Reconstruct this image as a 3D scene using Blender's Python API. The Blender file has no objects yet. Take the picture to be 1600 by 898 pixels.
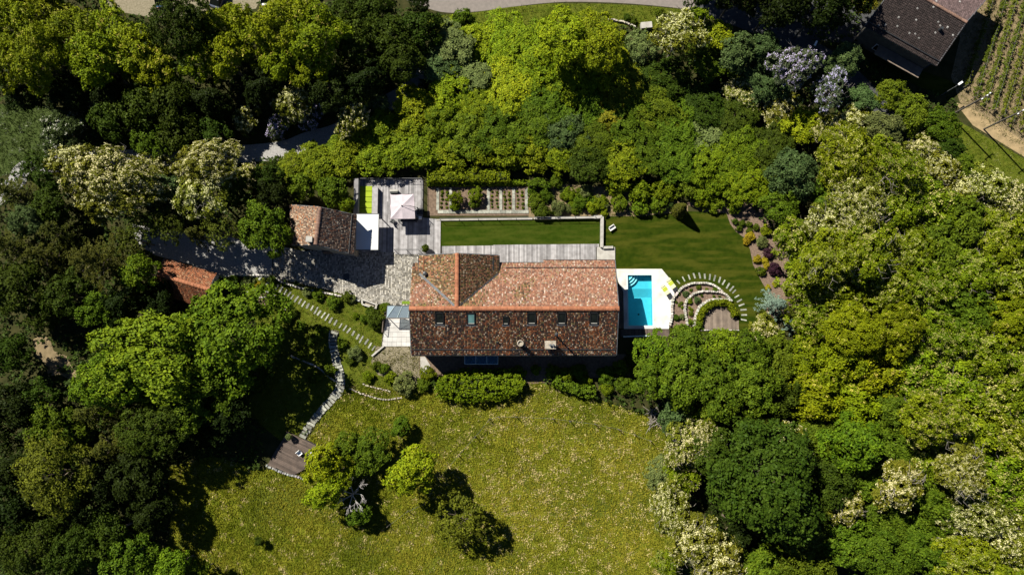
import bpy, bmesh, math, random
import numpy as np
from mathutils import Vector, Matrix, Euler

# ------------------------------------------------------------------ camera, light, exposure
SC = bpy.context.scene
COL = SC.collection
F_PX, TILT, CAM_H = 1070.0, math.radians(5.5), 96.6     # focal length in photo pixels, tilt off the plumb line, height
CT, ST = math.cos(TILT), math.sin(TILT)
cam_d = bpy.data.cameras.new('camera'); cam = bpy.data.objects.new('camera', cam_d); COL.objects.link(cam)
cam_d.sensor_width = 36.0; cam_d.lens = 36.0*F_PX/1600.0; cam_d.clip_end = 2000
cam.location = (0, 0, CAM_H); cam.rotation_euler = (TILT, 0, 0)
SC.camera = cam

SUN_DIR = Vector((0.705, -0.709, -1.0)).normalized()      # the way the light travels
w = bpy.data.worlds.new('World'); SC.world = w; w.use_nodes = True
nt = w.node_tree
bg = nt.nodes.get('Background') or nt.nodes.new('ShaderNodeBackground')
sky = nt.nodes.new('ShaderNodeTexSky'); sky.sky_type = 'NISHITA'; sky.sun_disc = False
sky.sun_elevation = math.radians(45); sky.sun_rotation = math.radians(-45)
sky.ozone_density = 5.0; sky.dust_density = 0.0; sky.air_density = 0.6; sky.altitude = 2000
nt.links.new(sky.outputs[0], bg.inputs[0]); bg.inputs[1].default_value = 0.05
out = nt.nodes.get('World Output') or nt.nodes.new('ShaderNodeOutputWorld')
nt.links.new(bg.outputs[0], out.inputs[0])
sl = bpy.data.lights.new('sun', 'SUN'); sl.energy = 5.0; sl.angle = math.radians(0.5); sl.color = (1.0, 0.95, 0.82)
so = bpy.data.objects.new('sun', sl); COL.objects.link(so); so.location = (-40, 40, 80)
so.rotation_euler = SUN_DIR.to_track_quat('-Z', 'Y').to_euler()
SC.view_settings.view_transform = 'Standard'; SC.view_settings.look = 'None'
SC.view_settings.exposure = 1.0; SC.view_settings.gamma = 1.0
SC.cycles.use_denoising = True if hasattr(SC.cycles, 'use_denoising') else False
SC.cycles.max_bounces = 6; SC.cycles.diffuse_bounces = 2; SC.cycles.transparent_max_bounces = 8

random.seed(7)
RNG = np.random.default_rng(11)

# ------------------------------------------------------------------ helpers
def P(px, py, z=0.0):
    """ground plan from the photograph: where the sight line through that pixel meets height z"""
    a = (px-800.0)/F_PX; b = -(py-449.0)/F_PX
    d = Vector((a, ST + b*CT, -CT + b*ST))
    t = (z-CAM_H)/d.z
    return Vector((d.x*t, d.y*t, z))
def mpp(px, py, z=0.0):
    return (P(px+1, py, z)-P(px, py, z)).x

def mat(name, c1, c2=None, scale=3.0, rough=0.8, bump=0.0, bscale=None, spec=0.2, metal=0.0, rnd=0.0, attr=False, detail=6.0, c3=None, s3=0.3, s3y=1.0, lo=0.35, hi=0.65):
    m = bpy.data.materials.new(name); m.use_nodes = True
    n = m.node_tree.nodes; l = m.node_tree.links
    b = n['Principled BSDF']; b.inputs['Roughness'].default_value = rough
    b.inputs['Specular IOR Level'].default_value = spec; b.inputs['Metallic'].default_value = metal
    tc = n.new('ShaderNodeTexCoord'); src = tc.outputs['Object']
    if rnd or True:
        oi = n.new('ShaderNodeObjectInfo')
    colr = None
    geo = n.new('ShaderNodeNewGeometry'); pos = geo.outputs['Position']
    if attr:
        a = n.new('ShaderNodeAttribute'); a.attribute_name = 'Col'; colr = a.outputs['Color']
    if c2 is not None or not attr:
        if c2 is None: c2 = c1
        tx = n.new('ShaderNodeTexNoise'); tx.inputs['Scale'].default_value = scale; tx.inputs['Detail'].default_value = detail
        l.new(pos, tx.inputs['Vector'])
        r = n.new('ShaderNodeValToRGB'); r.color_ramp.elements[0].position = lo; r.color_ramp.elements[1].position = hi
        r.color_ramp.elements[0].color = (*c1, 1); r.color_ramp.elements[1].color = (*c2, 1)
        l.new(tx.outputs['Fac'], r.inputs['Fac'])
        if attr:
            mx = n.new('ShaderNodeMix'); mx.data_type = 'RGBA'; mx.blend_type = 'MULTIPLY'; mx.inputs['Factor'].default_value = 1.0
            l.new(colr, mx.inputs['A']); l.new(r.outputs[0], mx.inputs['B']); colr = mx.outputs['Result']
        else: colr = r.outputs[0]
    if c3 is not None:
        t3 = n.new('ShaderNodeTexNoise'); t3.inputs['Scale'].default_value = s3; t3.inputs['Detail'].default_value = 4
        mp3 = n.new('ShaderNodeMapping'); mp3.inputs['Scale'].default_value = (1, s3y, 1); l.new(pos, mp3.inputs['Vector']); l.new(mp3.outputs[0], t3.inputs['Vector'])
        r3 = n.new('ShaderNodeValToRGB'); r3.color_ramp.elements[0].position = 0.45; r3.color_ramp.elements[1].position = 0.62
        l.new(t3.outputs['Fac'], r3.inputs['Fac'])
        mx = n.new('ShaderNodeMix'); mx.data_type = 'RGBA'; l.new(r3.outputs[0], mx.inputs['Factor'])
        l.new(colr, mx.inputs['A']); mx.inputs['B'].default_value = (*c3, 1); colr = mx.outputs['Result']
    if rnd:
        mr = n.new('ShaderNodeMapRange'); mr.inputs['To Min'].default_value = 1-rnd; mr.inputs['To Max'].default_value = 1+rnd
        l.new(oi.outputs['Random'], mr.inputs['Value'])
        mx = n.new('ShaderNodeVectorMath'); mx.operation = 'SCALE'; l.new(colr, mx.inputs[0]); l.new(mr.outputs[0], mx.inputs['Scale']); colr = mx.outputs[0]
    l.new(colr, b.inputs['Base Color'])
    if bump:
        t2 = n.new('ShaderNodeTexNoise'); t2.inputs['Scale'].default_value = bscale or scale*4; t2.inputs['Detail'].default_value = 5
        l.new(pos, t2.inputs['Vector'])
        bm = n.new('ShaderNodeBump'); bm.inputs['Strength'].default_value = bump; bm.inputs['Distance'].default_value = 0.05
        l.new(t2.outputs['Fac'], bm.inputs['Height']); l.new(bm.outputs[0], b.inputs['Normal'])
    return m

def leaf_mat():
    m = bpy.data.materials.new('leaf'); m.use_nodes = True
    n = m.node_tree.nodes; l = m.node_tree.links; b = n['Principled BSDF']
    b.inputs['Roughness'].default_value = 0.6; b.inputs['Specular IOR Level'].default_value = 0.06
    a = n.new('ShaderNodeAttribute'); a.attribute_name = 'Col'
    oi = n.new('ShaderNodeObjectInfo')
    hs = n.new('ShaderNodeHueSaturation'); hs.inputs['Saturation'].default_value = 1.0
    m1 = n.new('ShaderNodeMapRange'); m1.inputs['To Min'].default_value = 0.86; m1.inputs['To Max'].default_value = 1.18
    l.new(oi.outputs['Random'], m1.inputs['Value']); l.new(m1.outputs[0], hs.inputs['Value'])
    mm = n.new('ShaderNodeMath'); mm.operation = 'MULTIPLY'; mm.inputs[1].default_value = 7.31
    mf = n.new('ShaderNodeMath'); mf.operation = 'FRACT'
    l.new(oi.outputs['Random'], mm.inputs[0]); l.new(mm.outputs[0], mf.inputs[0])
    m2 = n.new('ShaderNodeMapRange'); m2.inputs['To Min'].default_value = 0.485; m2.inputs['To Max'].default_value = 0.515
    l.new(mf.outputs[0], m2.inputs['Value']); l.new(m2.outputs[0], hs.inputs['Hue'])
    l.new(a.outputs['Color'], hs.inputs['Color']); l.new(hs.outputs[0], b.inputs['Base Color'])
    t = n.new('ShaderNodeBsdfTranslucent'); l.new(hs.outputs[0], t.inputs['Color'])
    mx = n.new('ShaderNodeMixShader'); mx.inputs[0].default_value = 0.14
    l.new(b.outputs[0], mx.inputs[1]); l.new(t.outputs[0], mx.inputs[2])
    l.new(mx.outputs[0], n['Material Output'].inputs['Surface'])
    return m
def glass_mat(name, tint, amount=0.35, rough=0.03, body=(0.1, 0.14, 0.16)):
    m = bpy.data.materials.new(name); m.use_nodes = True
    n = m.node_tree.nodes; l = m.node_tree.links
    tr = n.new('ShaderNodeBsdfTransparent'); tr.inputs[0].default_value = (*tint, 1)
    b = n['Principled BSDF']; b.inputs['Base Color'].default_value = (*body, 1); b.inputs['Roughness'].default_value = rough
    mx = n.new('ShaderNodeMixShader'); mx.inputs[0].default_value = amount
    l.new(tr.outputs[0], mx.inputs[1]); l.new(b.outputs[0], mx.inputs[2])
    l.new(mx.outputs[0], n['Material Output'].inputs['Surface'])
    return m
def water_mat():
    m = bpy.data.materials.new('pool_water'); m.use_nodes = True
    n = m.node_tree.nodes; l = m.node_tree.links; n.remove(n['Principled BSDF'])
    tr = n.new('ShaderNodeBsdfTransparent'); tr.inputs[0].default_value = (0.55, 0.93, 0.98, 1)
    g = n.new('ShaderNodeBsdfGlossy'); g.inputs['Roughness'].default_value = 0.03; g.inputs['Color'].default_value = (1, 1, 1, 1)
    fr = n.new('ShaderNodeFresnel'); fr.inputs['IOR'].default_value = 1.33
    geo = n.new('ShaderNodeNewGeometry')
    tx = n.new('ShaderNodeTexNoise'); tx.inputs['Scale'].default_value = 3.0; l.new(geo.outputs['Position'], tx.inputs['Vector'])
    bm = n.new('ShaderNodeBump'); bm.inputs['Strength'].default_value = 0.5; bm.inputs['Distance'].default_value = 0.05
    l.new(tx.outputs['Fac'], bm.inputs['Height']); l.new(bm.outputs[0], g.inputs['Normal'])
    mx = n.new('ShaderNodeMixShader'); l.new(fr.outputs[0], mx.inputs[0]); l.new(tr.outputs[0], mx.inputs[1]); l.new(g.outputs[0], mx.inputs[2])
    l.new(mx.outputs[0], n['Material Output'].inputs['Surface'])
    return m

M = {}
M['leaf'] = leaf_mat()
M['hedge_core'] = mat('hedge_core', (0.012, 0.016, 0.005), None, 3, 0.95)
M['pasture'] = mat('shade_toned_pasture', (0.030, 0.046, 0.010), (0.055, 0.075, 0.022), 1.5, 0.95, 0.8, 9, spec=0.05)  # grass darkened to carry the tree row's shade and edge falloff
M['bark'] = mat('bark', (0.10, 0.075, 0.05), (0.17, 0.14, 0.11), 6, 0.9, 0.4)
M['pale_bark'] = mat('pale_bark', (0.26, 0.235, 0.21), (0.15, 0.13, 0.115), 5, 0.9, 0.3)
M['tile'] = mat('tile', (0.60, 0.60, 0.60), (0.96, 0.96, 0.96), 5, 0.85, attr=True)
M['ridge'] = mat('ridge_clay', (0.32, 0.13, 0.068), (0.22, 0.085, 0.045), 3, 0.8, rnd=0.15)
M['ridge_old'] = mat('ridge_old_clay', (0.22, 0.13, 0.095), (0.12, 0.075, 0.06), 4, 0.85, rnd=0.2)
M['under'] = mat('roof_underlay', (0.05, 0.03, 0.022), (0.03, 0.02, 0.016), 4, 0.9)
M['zinc'] = mat('zinc', (0.11, 0.115, 0.125), (0.075, 0.08, 0.09), 2, 0.65, spec=0.2)
M['frame_black'] = mat('black_frame', (0.010, 0.011, 0.012), None, 2, 0.8, spec=0.1)
M['dark_metal'] = mat('dark_metal', (0.03, 0.032, 0.036), None, 2, 0.45, spec=0.4)
M['render_wall'] = mat('lime_render', (0.46, 0.42, 0.35), (0.36, 0.32, 0.26), 1.5, 0.9, 0.3)
M['stone_wall'] = mat('rubble_stone', (0.36, 0.32, 0.26), (0.2, 0.17, 0.14), 3, 0.9, 0.6)
M['glass_dark'] = mat('dark_glass', (0.004, 0.006, 0.006), (0.012, 0.014, 0.012), 1.2, 0.2, spec=0.08)
M['glass_teal'] = mat('teal_blind', (0.06, 0.13, 0.13), (0.09, 0.18, 0.18), 1.2, 0.4, spec=0.2)
M['deck_grey'] = mat('weathered_timber', (0.29, 0.28, 0.29), (0.20, 0.19, 0.195), 1.6, 0.85, 0.15, rnd=0.36)
M['deck_tan'] = mat('brown_grey_timber', (0.19, 0.15, 0.12), (0.14, 0.11, 0.09), 1.6, 0.85, 0.15, rnd=0.24)
M['deck_dark'] = mat('dark_brown_timber', (0.10, 0.075, 0.062), (0.07, 0.054, 0.046), 1.6, 0.85, 0.15, rnd=0.3)
M['joist'] = mat('joist', (0.03, 0.027, 0.025), None, 1, 0.9)
M['white'] = mat('white_membrane', (0.62, 0.62, 0.62), (0.57, 0.57, 0.57), 0.8, 0.6)
M['white_stone'] = mat('white_concrete', (0.56, 0.545, 0.52), (0.40, 0.385, 0.365), 0.9, 0.85, 0.15, c3=(0.60, 0.585, 0.56), s3=0.25)
M['pale_concrete'] = mat('pale_concrete', (0.37, 0.355, 0.33), (0.28, 0.265, 0.245), 1.5, 0.9, 0.2)
M['paver'] = mat('pale_paver', (0.46, 0.45, 0.44), (0.38, 0.37, 0.36), 1.2, 0.85, rnd=0.07)
M['joint'] = mat('joint_sand', (0.10, 0.088, 0.072), (0.06, 0.053, 0.044), 6, 0.95)
M['cobble'] = mat('cobble', (0.8, 0.8, 0.8), (1.15, 1.15, 1.15), 4, 0.85, attr=True)
M['stones'] = mat('dry_stone', (0.62, 0.62, 0.62), (0.92, 0.92, 0.92), 4, 0.9, 0.3, attr=True)
M['step_stone'] = mat('step_stone', (0.29, 0.29, 0.25), (0.17, 0.175, 0.15), 4, 0.9, 0.2, rnd=0.35)
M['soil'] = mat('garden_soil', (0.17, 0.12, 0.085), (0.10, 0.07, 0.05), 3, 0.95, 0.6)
M['mulch'] = mat('bark_mulch', (0.19, 0.135, 0.10), (0.105, 0.072, 0.054), 5, 0.95, 0.7)
M['tan_soil'] = mat('tan_earth', (0.30, 0.22, 0.12), (0.20, 0.15, 0.08), 1.2, 0.95, 0.5)
M['dry_soil'] = mat('dry_earth', (0.20, 0.15, 0.085), (0.13, 0.10, 0.055), 1.2, 0.95, 0.5)
M['lawn'] = mat('mown_lawn', (0.015, 0.028, 0.001), (0.026, 0.040, 0.002), 1.4, 0.95, 0.8, 20, c3=(0.046, 0.052, 0.005), s3=0.22, s3y=5.0, spec=0.05)
M['lawn2'] = mat('fine_lawn', (0.019, 0.036, 0.0015), (0.028, 0.046, 0.003), 1.5, 0.95, 0.8, 20, c3=(0.038, 0.052, 0.005), s3=0.25, s3y=5.0, spec=0.05)
M['rough_grass'] = mat('rough_grass', (0.066, 0.086, 0.005), (0.158, 0.156, 0.016), 1.2, 0.95, 0.9, 9, c3=(0.068, 0.082, 0.010), s3=0.12, spec=0.05)
M['verge'] = mat('verge_grass', (0.052, 0.072, 0.006), (0.09, 0.102, 0.012), 1.6, 0.95, 0.8, 9, spec=0.05)
M['floor'] = mat('woodland_floor', (0.022, 0.026, 0.008), (0.045, 0.042, 0.016), 0.8, 0.95, 0.8, 4, spec=0.05)
M['asphalt'] = mat('pale_asphalt', (0.19, 0.165, 0.15), (0.155, 0.137, 0.125), 2.0, 0.9, 0.15, 25)
M['asphalt_shaded'] = mat('shade_toned_asphalt', (0.04, 0.042, 0.046), (0.06, 0.06, 0.063), 2.0, 0.9, 0.15, 25)  # the road's asphalt with the tree shade put into its colour
M['gravel'] = mat('grey_gravel', (0.31, 0.30, 0.295), (0.21, 0.205, 0.20), 5, 0.95, 0.6, 18)
M['gravel_tan'] = mat('tan_gravel', (0.22, 0.19, 0.135), (0.15, 0.13, 0.085), 4, 0.95, 0.6, 14)
M['green_pad'] = mat('lime_cushion', (0.25, 0.33, 0.016), (0.22, 0.30, 0.014), 1.5, 0.8, rnd=0.06)
M['lime_band'] = mat('lime_towel', (0.36, 0.41, 0.045), (0.32, 0.36, 0.035), 3, 0.85)
M['pale_pad'] = mat('pale_yellow_pad', (0.58, 0.58, 0.36), (0.52, 0.52, 0.31), 3, 0.85)
M['black_pad'] = mat('charcoal_pad', (0.02, 0.022, 0.028), None, 3, 0.7)
M['canvas'] = mat('mauve_canvas', (0.46, 0.40, 0.435), (0.41, 0.36, 0.39), 2, 0.85)
M['white_paint'] = mat('white_paint', (0.78, 0.78, 0.78), None, 2, 0.5)
M['terracotta'] = mat('terracotta', (0.36, 0.17, 0.09), (0.28, 0.13, 0.07), 4, 0.85)
M['tubwood'] = mat('tub_wood', (0.24, 0.19, 0.10), (0.17, 0.13, 0.07), 4, 0.85)
M['pool_tile'] = mat('pool_liner', (0.15, 0.50, 0.60), (0.13, 0.46, 0.56), 2, 0.6)
M['pool_step'] = mat('pool_step', (0.55, 0.80, 0.86), None, 2, 0.6)
M['water'] = water_mat()
M['canopy_glass'] = glass_mat('canopy_glass', (0.55, 0.75, 0.82), 0.45, body=(0.05, 0.13, 0.2))
M['clear_glass'] = glass_mat('clear_glass', (0.80, 0.88, 0.92), 0.5, body=(0.34, 0.42, 0.50))
M['cable'] = mat('steel_cable', (0.12, 0.12, 0.125), None, 2, 0.4, spec=0.5)
M['brown_roof'] = mat('brown_roof_tile', (0.75, 0.75, 0.75), (1.2, 1.2, 1.2), 5, 0.8, attr=True)
M['post'] = mat('weathered_post', (0.13, 0.115, 0.095), (0.08, 0.07, 0.058), 5, 0.9)
M['tyre'] = mat('tyre', (0.015, 0.015, 0.016), None, 2, 0.8)
M['car_blue'] = mat('blue_paint', (0.02, 0.06, 0.13), None, 2, 0.25, spec=0.5)
M['car_navy'] = mat('navy_paint', (0.015, 0.025, 0.06), None, 2, 0.25, spec=0.5)
M['car_white'] = mat('white_car_paint', (0.78, 0.78, 0.78), None, 2, 0.3, spec=0.5)
M['lamp_red'] = mat('red_lens', (0.4, 0.01, 0.01), None, 2, 0.3)
M['lamp_clear'] = mat('clear_lens', (0.7, 0.7, 0.7), None, 2, 0.2)
M['doormat'] = mat('green_mat', (0.13, 0.2, 0.02), (0.10, 0.16, 0.015), 5, 0.95)
M['blue_band'] = mat('pale_coping', (0.45, 0.55, 0.56), None, 2, 0.7)

class MB:
    def __init__(s): s.v = []; s.f = []; s.c = []
    def add(s, vs, fs, col=None):
        o = len(s.v); s.v += [tuple(x) for x in vs]; s.f += [tuple(i+o for i in f) for f in fs]
        s.c += [col or (1, 1, 1)]*len(vs)
    def box(s, x0, x1, y0, y1, z0, z1, mtx=None, col=None):
        v = [Vector(q) for q in ((x0,y0,z0),(x1,y0,z0),(x1,y1,z0),(x0,y1,z0),(x0,y0,z1),(x1,y0,z1),(x1,y1,z1),(x0,y1,z1))]
        if mtx is not None: v = [mtx @ q for q in v]
        s.add(v, [(3,2,1,0),(4,5,6,7),(0,1,5,4),(1,2,6,5),(2,3,7,6),(3,0,4,7)], col)
    def tube(s, p0, p1, r0, r1=None, n=6, col=None):
        r1 = r0 if r1 is None else r1
        p0, p1 = Vector(p0), Vector(p1); d = (p1-p0)
        if d.length < 1e-6: return
        q = d.to_track_quat('Z', 'Y'); vs = []
        for p, r in ((p0, r0), (p1, r1)):
            for k in range(n):
                a = 2*math.pi*k/n; vs.append(p + q @ Vector((r*math.cos(a), r*math.sin(a), 0)))
        fs = [(k, (k+1) % n, n+(k+1) % n, n+k) for k in range(n)] + [tuple(range(n-1, -1, -1)), tuple(range(n, 2*n))]
        s.add(vs, fs, col)
    def prism(s, pts, z0, z1, col=None):
        n = len(pts)
        if sum(pts[i][0]*pts[(i+1)%n][1]-pts[(i+1)%n][0]*pts[i][1] for i in range(n)) < 0: pts = pts[::-1]
        vs = [(p[0], p[1], z0) for p in pts] + [(p[0], p[1], z1) for p in pts]
        fs = [tuple(range(n-1, -1, -1)), tuple(range(n, 2*n))] + [(k, (k+1) % n, n+(k+1) % n, n+k) for k in range(n)]
        s.add(vs, fs, col)
    def lathe(s, prof, c=(0, 0, 0), n=14, col=None):
        vs = []; c = Vector(c)
        for r, z in prof:
            for k in range(n):
                a = 2*math.pi*k/n; vs.append(c + Vector((r*math.cos(a), r*math.sin(a), z)))
        fs = []
        for i in range(len(prof)-1):
            for k in range(n): fs.append((i*n+k, i*n+(k+1) % n, (i+1)*n+(k+1) % n, (i+1)*n+k))
        fs.append(tuple(range(n-1, -1, -1))); fs.append(tuple(range((len(prof)-1)*n, len(prof)*n)))
        s.add(vs, fs, col)
    def sheet(s, pts, z):
        s.add([(p[0], p[1], z) for p in pts], [tuple(range(len(pts)))])
    def mesh(s, name, m, cols=False, smooth=False):
        me = bpy.data.meshes.new(name); me.from_pydata(s.v, [], s.f); me.update()
        me.materials.append(M[m] if isinstance(m, str) else m)
        if cols:
            a = me.attributes.new('Col', 'FLOAT_COLOR', 'POINT')
            arr = np.ones((len(s.v), 4), dtype=np.float32); arr[:, :3] = np.array(s.c, dtype=np.float32)
            a.data.foreach_set('color', arr.ravel())
        if smooth: me.polygons.foreach_set('use_smooth', [True]*len(me.polygons))
        return me
    def build(s, name, m, parent=None, kind=None, cols=False, smooth=False, loc=None):
        return link(name, s.mesh(name, m, cols, smooth), parent, kind, loc)

def link(name, me, parent=None, kind=None, loc=None):
    o = bpy.data.objects.new(name, me); COL.objects.link(o)
    if parent is not None: o.parent = parent
    if kind: o['kind'] = kind
    if loc is not None: o.location = loc
    return o
def tag(o, label, cat, group=None):
    o['label'] = label; o['category'] = cat
    if group: o['group'] = group
    return o
def thing(name, label, cat, loc=(0, 0, 0), rz=0.0, group=None):
    o = bpy.data.objects.new(name, None); COL.objects.link(o); o.empty_display_size = 0.2
    o.location = loc; o.rotation_euler = (0, 0, rz)
    return tag(o, label, cat, group)
def rel(parent, o):
    """keep a part built in world coordinates where it is under a parent that only has a location"""
    o.parent = parent; o.matrix_parent_inverse = Matrix.Translation(-Vector(parent.location)); return o
def struct_poly(name, pts, z, m, px=True):
    mb = MB(); mb.sheet([P(*p) if px else p for p in pts], z)
    o = mb.build(name, m, kind='structure')
    if o.data.polygons[0].normal.z < 0: o.data.flip_normals()
    return o
def smooth_path(pts, n=8):
    """Catmull-Rom through pixel points"""
    q = [pts[0]] + list(pts) + [pts[-1]]; outp = []
    for i in range(1, len(q)-2):
        p0, p1, p2, p3 = [np.array(x, float) for x in q[i-1:i+3]]
        for k in range(n):
            t = k/n
            outp.append(tuple(0.5*((2*p1)+(-p0+p2)*t+(2*p0-5*p1+4*p2-p3)*t*t+(-p0+3*p1-3*p2+p3)*t**3)))
    outp.append(tuple(pts[-1])); return outp
def ribbon(name, pts, width, z, m, kind='structure', n=6):
    c = [P(*p) for p in smooth_path(pts, n)]; mb = MB(); L = []; R = []
    for i, p in enumerate(c):
        d = (c[min(i+1, len(c)-1)]-c[max(i-1, 0)]).normalized(); nn = Vector((-d.y, d.x, 0))
        wd = width[0]+(width[1]-width[0])*i/(len(c)-1) if isinstance(width, tuple) else width
        L.append(p+nn*wd/2); R.append(p-nn*wd/2)
    vs = [(p.x, p.y, z) for p in L]+[(p.x, p.y, z) for p in R]; k = len(L)
    mb.add(vs, [(i, k+i, k+i+1, i+1) for i in range(k-1)])
    o = mb.build(name, m, kind=kind)
    if o.data.polygons[0].normal.z < 0: o.data.flip_normals()
    return o
def inside(poly, x, y):
    poly = np.array(poly, float); x = np.asarray(x); y = np.asarray(y); c = np.zeros(x.shape, bool)
    j = len(poly)-1
    for i in range(len(poly)):
        xi, yi = poly[i]; xj, yj = poly[j]
        t = ((yi > y) != (yj > y)) & (x < (xj-xi)*(y-yi)/((yj-yi) if yj != yi else 1e-9)+xi)
        c ^= t; j = i
    return c
def quads_mesh(name, V, col, m='leaf', nv=4):
    """V (n*nv,3): one face every nv points; col (n,3)"""
    V = np.asarray(V, np.float32); nfa = len(V)//nv
    me = bpy.data.meshes.new(name); me.vertices.add(len(V)); me.vertices.foreach_set('co', V.ravel())
    me.loops.add(len(V)); me.loops.foreach_set('vertex_index', np.arange(len(V), dtype=np.int32))
    me.polygons.add(nfa); me.polygons.foreach_set('loop_start', np.arange(0, len(V), nv, dtype=np.int32))
    me.update(calc_edges=True)
    a = me.attributes.new('Col', 'FLOAT_COLOR', 'POINT')
    c = np.ones((len(V), 4), np.float32); c[:, :3] = np.repeat(np.asarray(col, np.float32), nv, axis=0)
    a.data.foreach_set('color', c.ravel()); me.materials.append(M[m])
    return me

# ------------------------------------------------------------------ foliage
PAL = {  # two leaf albedos, blossom albedo, share of blossom
 'olive':  ((.170,.198,.004), (.080,.108,.003), (.40,.36,.06), .05),
 'locust': ((.158,.196,.006), (.066,.102,.004), (.36,.35,.10), .24),
 'cream':  ((.155,.160,.014), (.078,.092,.009), (.58,.55,.27), .58),
 'bright': ((.122,.180,.007), (.055,.100,.005), None, 0),
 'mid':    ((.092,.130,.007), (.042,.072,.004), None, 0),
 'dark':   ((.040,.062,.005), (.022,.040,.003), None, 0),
 'deep':   ((.017,.027,.003), (.010,.017,.002), None, 0),  # very dark evergreen leaves with woodland shade put into the colour
 'lime':   ((.215,.255,.007), (.100,.148,.005), None, 0),
 'teal':   ((.075,.110,.034), (.042,.072,.020), None, 0),
 'laurel': ((.155,.190,.006), (.058,.090,.003), None, 0),
 'amber':  ((.150,.148,.008), (.080,.095,.006), None, 0),
 'lilac':  ((.075,.095,.045), (.045,.062,.030), (.50,.45,.66), .5),
 'white':  ((.040,.062,.018), (.028,.046,.010), (.46,.46,.36), .14),
 'blue':   ((.19,.26,.20), (.12,.175,.13), None, 0),
 'gold':   ((.32,.24,.012), (.20,.18,.012), None, 0),
 'purple': ((.045,.018,.028), (.028,.012,.018), None, 0),
 'rust':   ((.115,.140,.010), (.060,.080,.007), None, 0),
 'conifer':((.062,.066,.008), (.034,.042,.005), None, 0),
 'box':    ((.062,.092,.006), (.034,.056,.004), None, 0),
 'sage':   ((.140,.165,.050), (.082,.108,.030), None, 0),
 'thin':   ((.070,.082,.008), (.042,.055,.005), None, 0),
 'vine':   ((.115,.135,.012), (.07,.09,.008), None, 0),
}
def unit(a): return a/np.maximum(np.linalg.norm(a, axis=-1, keepdims=True), 1e-9)
def leaf_quads(C, N, L, W, rng):
    """rhombic leaves at C with normals N, length L, width W"""
    r = unit(rng.normal(size=C.shape)); T = unit(r-(r*N).sum(1, keepdims=True)*N); B = np.cross(N, T)
    L = L[:, None]; W = W[:, None]
    v = np.empty((len(C), 4, 3)); v[:, 0] = C-T*L*.5; v[:, 1] = C+B*W*.5-N*W*.12+T*L*.08; v[:, 2] = C+T*L*.5-N*L*.12; v[:, 3] = C-B*W*.5-N*W*.12+T*L*.08
    return v.reshape(-1, 3)
def clumps_to_leaves(cc, cn, cr, per, L, pal, rng, upw=.4, flat=.5, spread=.86):
    n = len(cc); idx = np.repeat(np.arange(n), per)
    g = rng.normal(size=(len(idx), 3))*.5
    nn = cn[idx]; g = g-(1-flat)*(g*nn).sum(1, keepdims=True)*nn
    C = cc[idx]+g*cr[idx][:, None]*spread
    N = unit(nn*.8+np.array([0, 0, upw])+rng.normal(size=C.shape)*.62)
    s = rng.uniform(.65, 1.3, len(C)); V = leaf_quads(C, N, L*s, L*.62*s, rng)
    t = np.clip(rng.normal(.5, .28, n), 0, 1)[idx]; t = np.clip(t+rng.normal(0, .18, len(t)), 0, 1)[:, None]
    c = np.array(pal[0])*t+np.array(pal[1])*(1-t); c = c*rng.uniform(.75, 1.25, (len(c), 1))
    return V, c
def crown_data(R, kind, rng, flat=.8, nl=None, dens=1.0, leaf=.30, cr=.42):
    """boughs of uneven reach round the crown, leaf sprays over each, gaps left between them"""
    nl = nl or int(15+R*3.4)
    k = np.arange(nl)+.5; ph = k*2.39996; zz = 1-1.32*k/nl
    D = np.stack([np.sqrt(np.maximum(0, 1-zz**2))*np.cos(ph), np.sqrt(np.maximum(0, 1-zz**2))*np.sin(ph), zz], 1)
    D = unit(D+rng.normal(size=D.shape)*.20)
    lr = R*rng.uniform(.17, .33, nl); lc = D*(R*rng.uniform(.50, .92, nl)-lr*.25)[:, None]*np.array([1, 1, flat])
    D = np.concatenate([D, [[0, 0, 1.]]]); lr = np.append(lr, R*.45); lc = np.concatenate([lc, [[0, 0, .1*R]]])
    cc = []; cn = []
    for i in range(nl+1):
        m = int(dens*4.2*math.pi*lr[i]**2/(cr*cr*2.2)*(.45 if i == nl else .95))+5
        d = unit(rng.normal(size=(m, 3))); d = d[(d*D[i]).sum(1) > -.45]; d = d[d[:, 2] > -.5]
        p = lc[i]+d*lr[i]*rng.uniform(.60, 1.15, (len(d), 1))*np.array([1, 1, .8])
        keep = np.ones(len(p), bool)
        for j in range(nl+1):
            if j != i: keep &= np.linalg.norm(p-lc[j], axis=1) > lr[j]*.62
        cc.append(p[keep]); cn.append(unit(d[keep]*.8+unit(p[keep])*.4))
    return np.concatenate(cc), np.concatenate(cn)
def conifer_data(R, rng, H):
    cc = []; cn = []
    nb = int(26+R*5)
    for i in range(nb):
        t = (i+.5)/nb; a = i*2.39996+rng.normal()*.25; ln = R*(1-t*.86)*rng.uniform(.8, 1.12); z0 = -H*.5+H*t
        m = max(3, int(ln/.26))
        for k in range(m):
            s = (k+1)/m; wob = rng.normal(size=2)*.13*ln*s*.5
            cc.append((math.cos(a)*ln*s+wob[0], math.sin(a)*ln*s+wob[1], z0-.28*ln*s*s+.1)); cn.append((math.cos(a)*.35, math.sin(a)*.35, .9))
    return np.array(cc), unit(np.array(cn))
PROTO = {}
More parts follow.
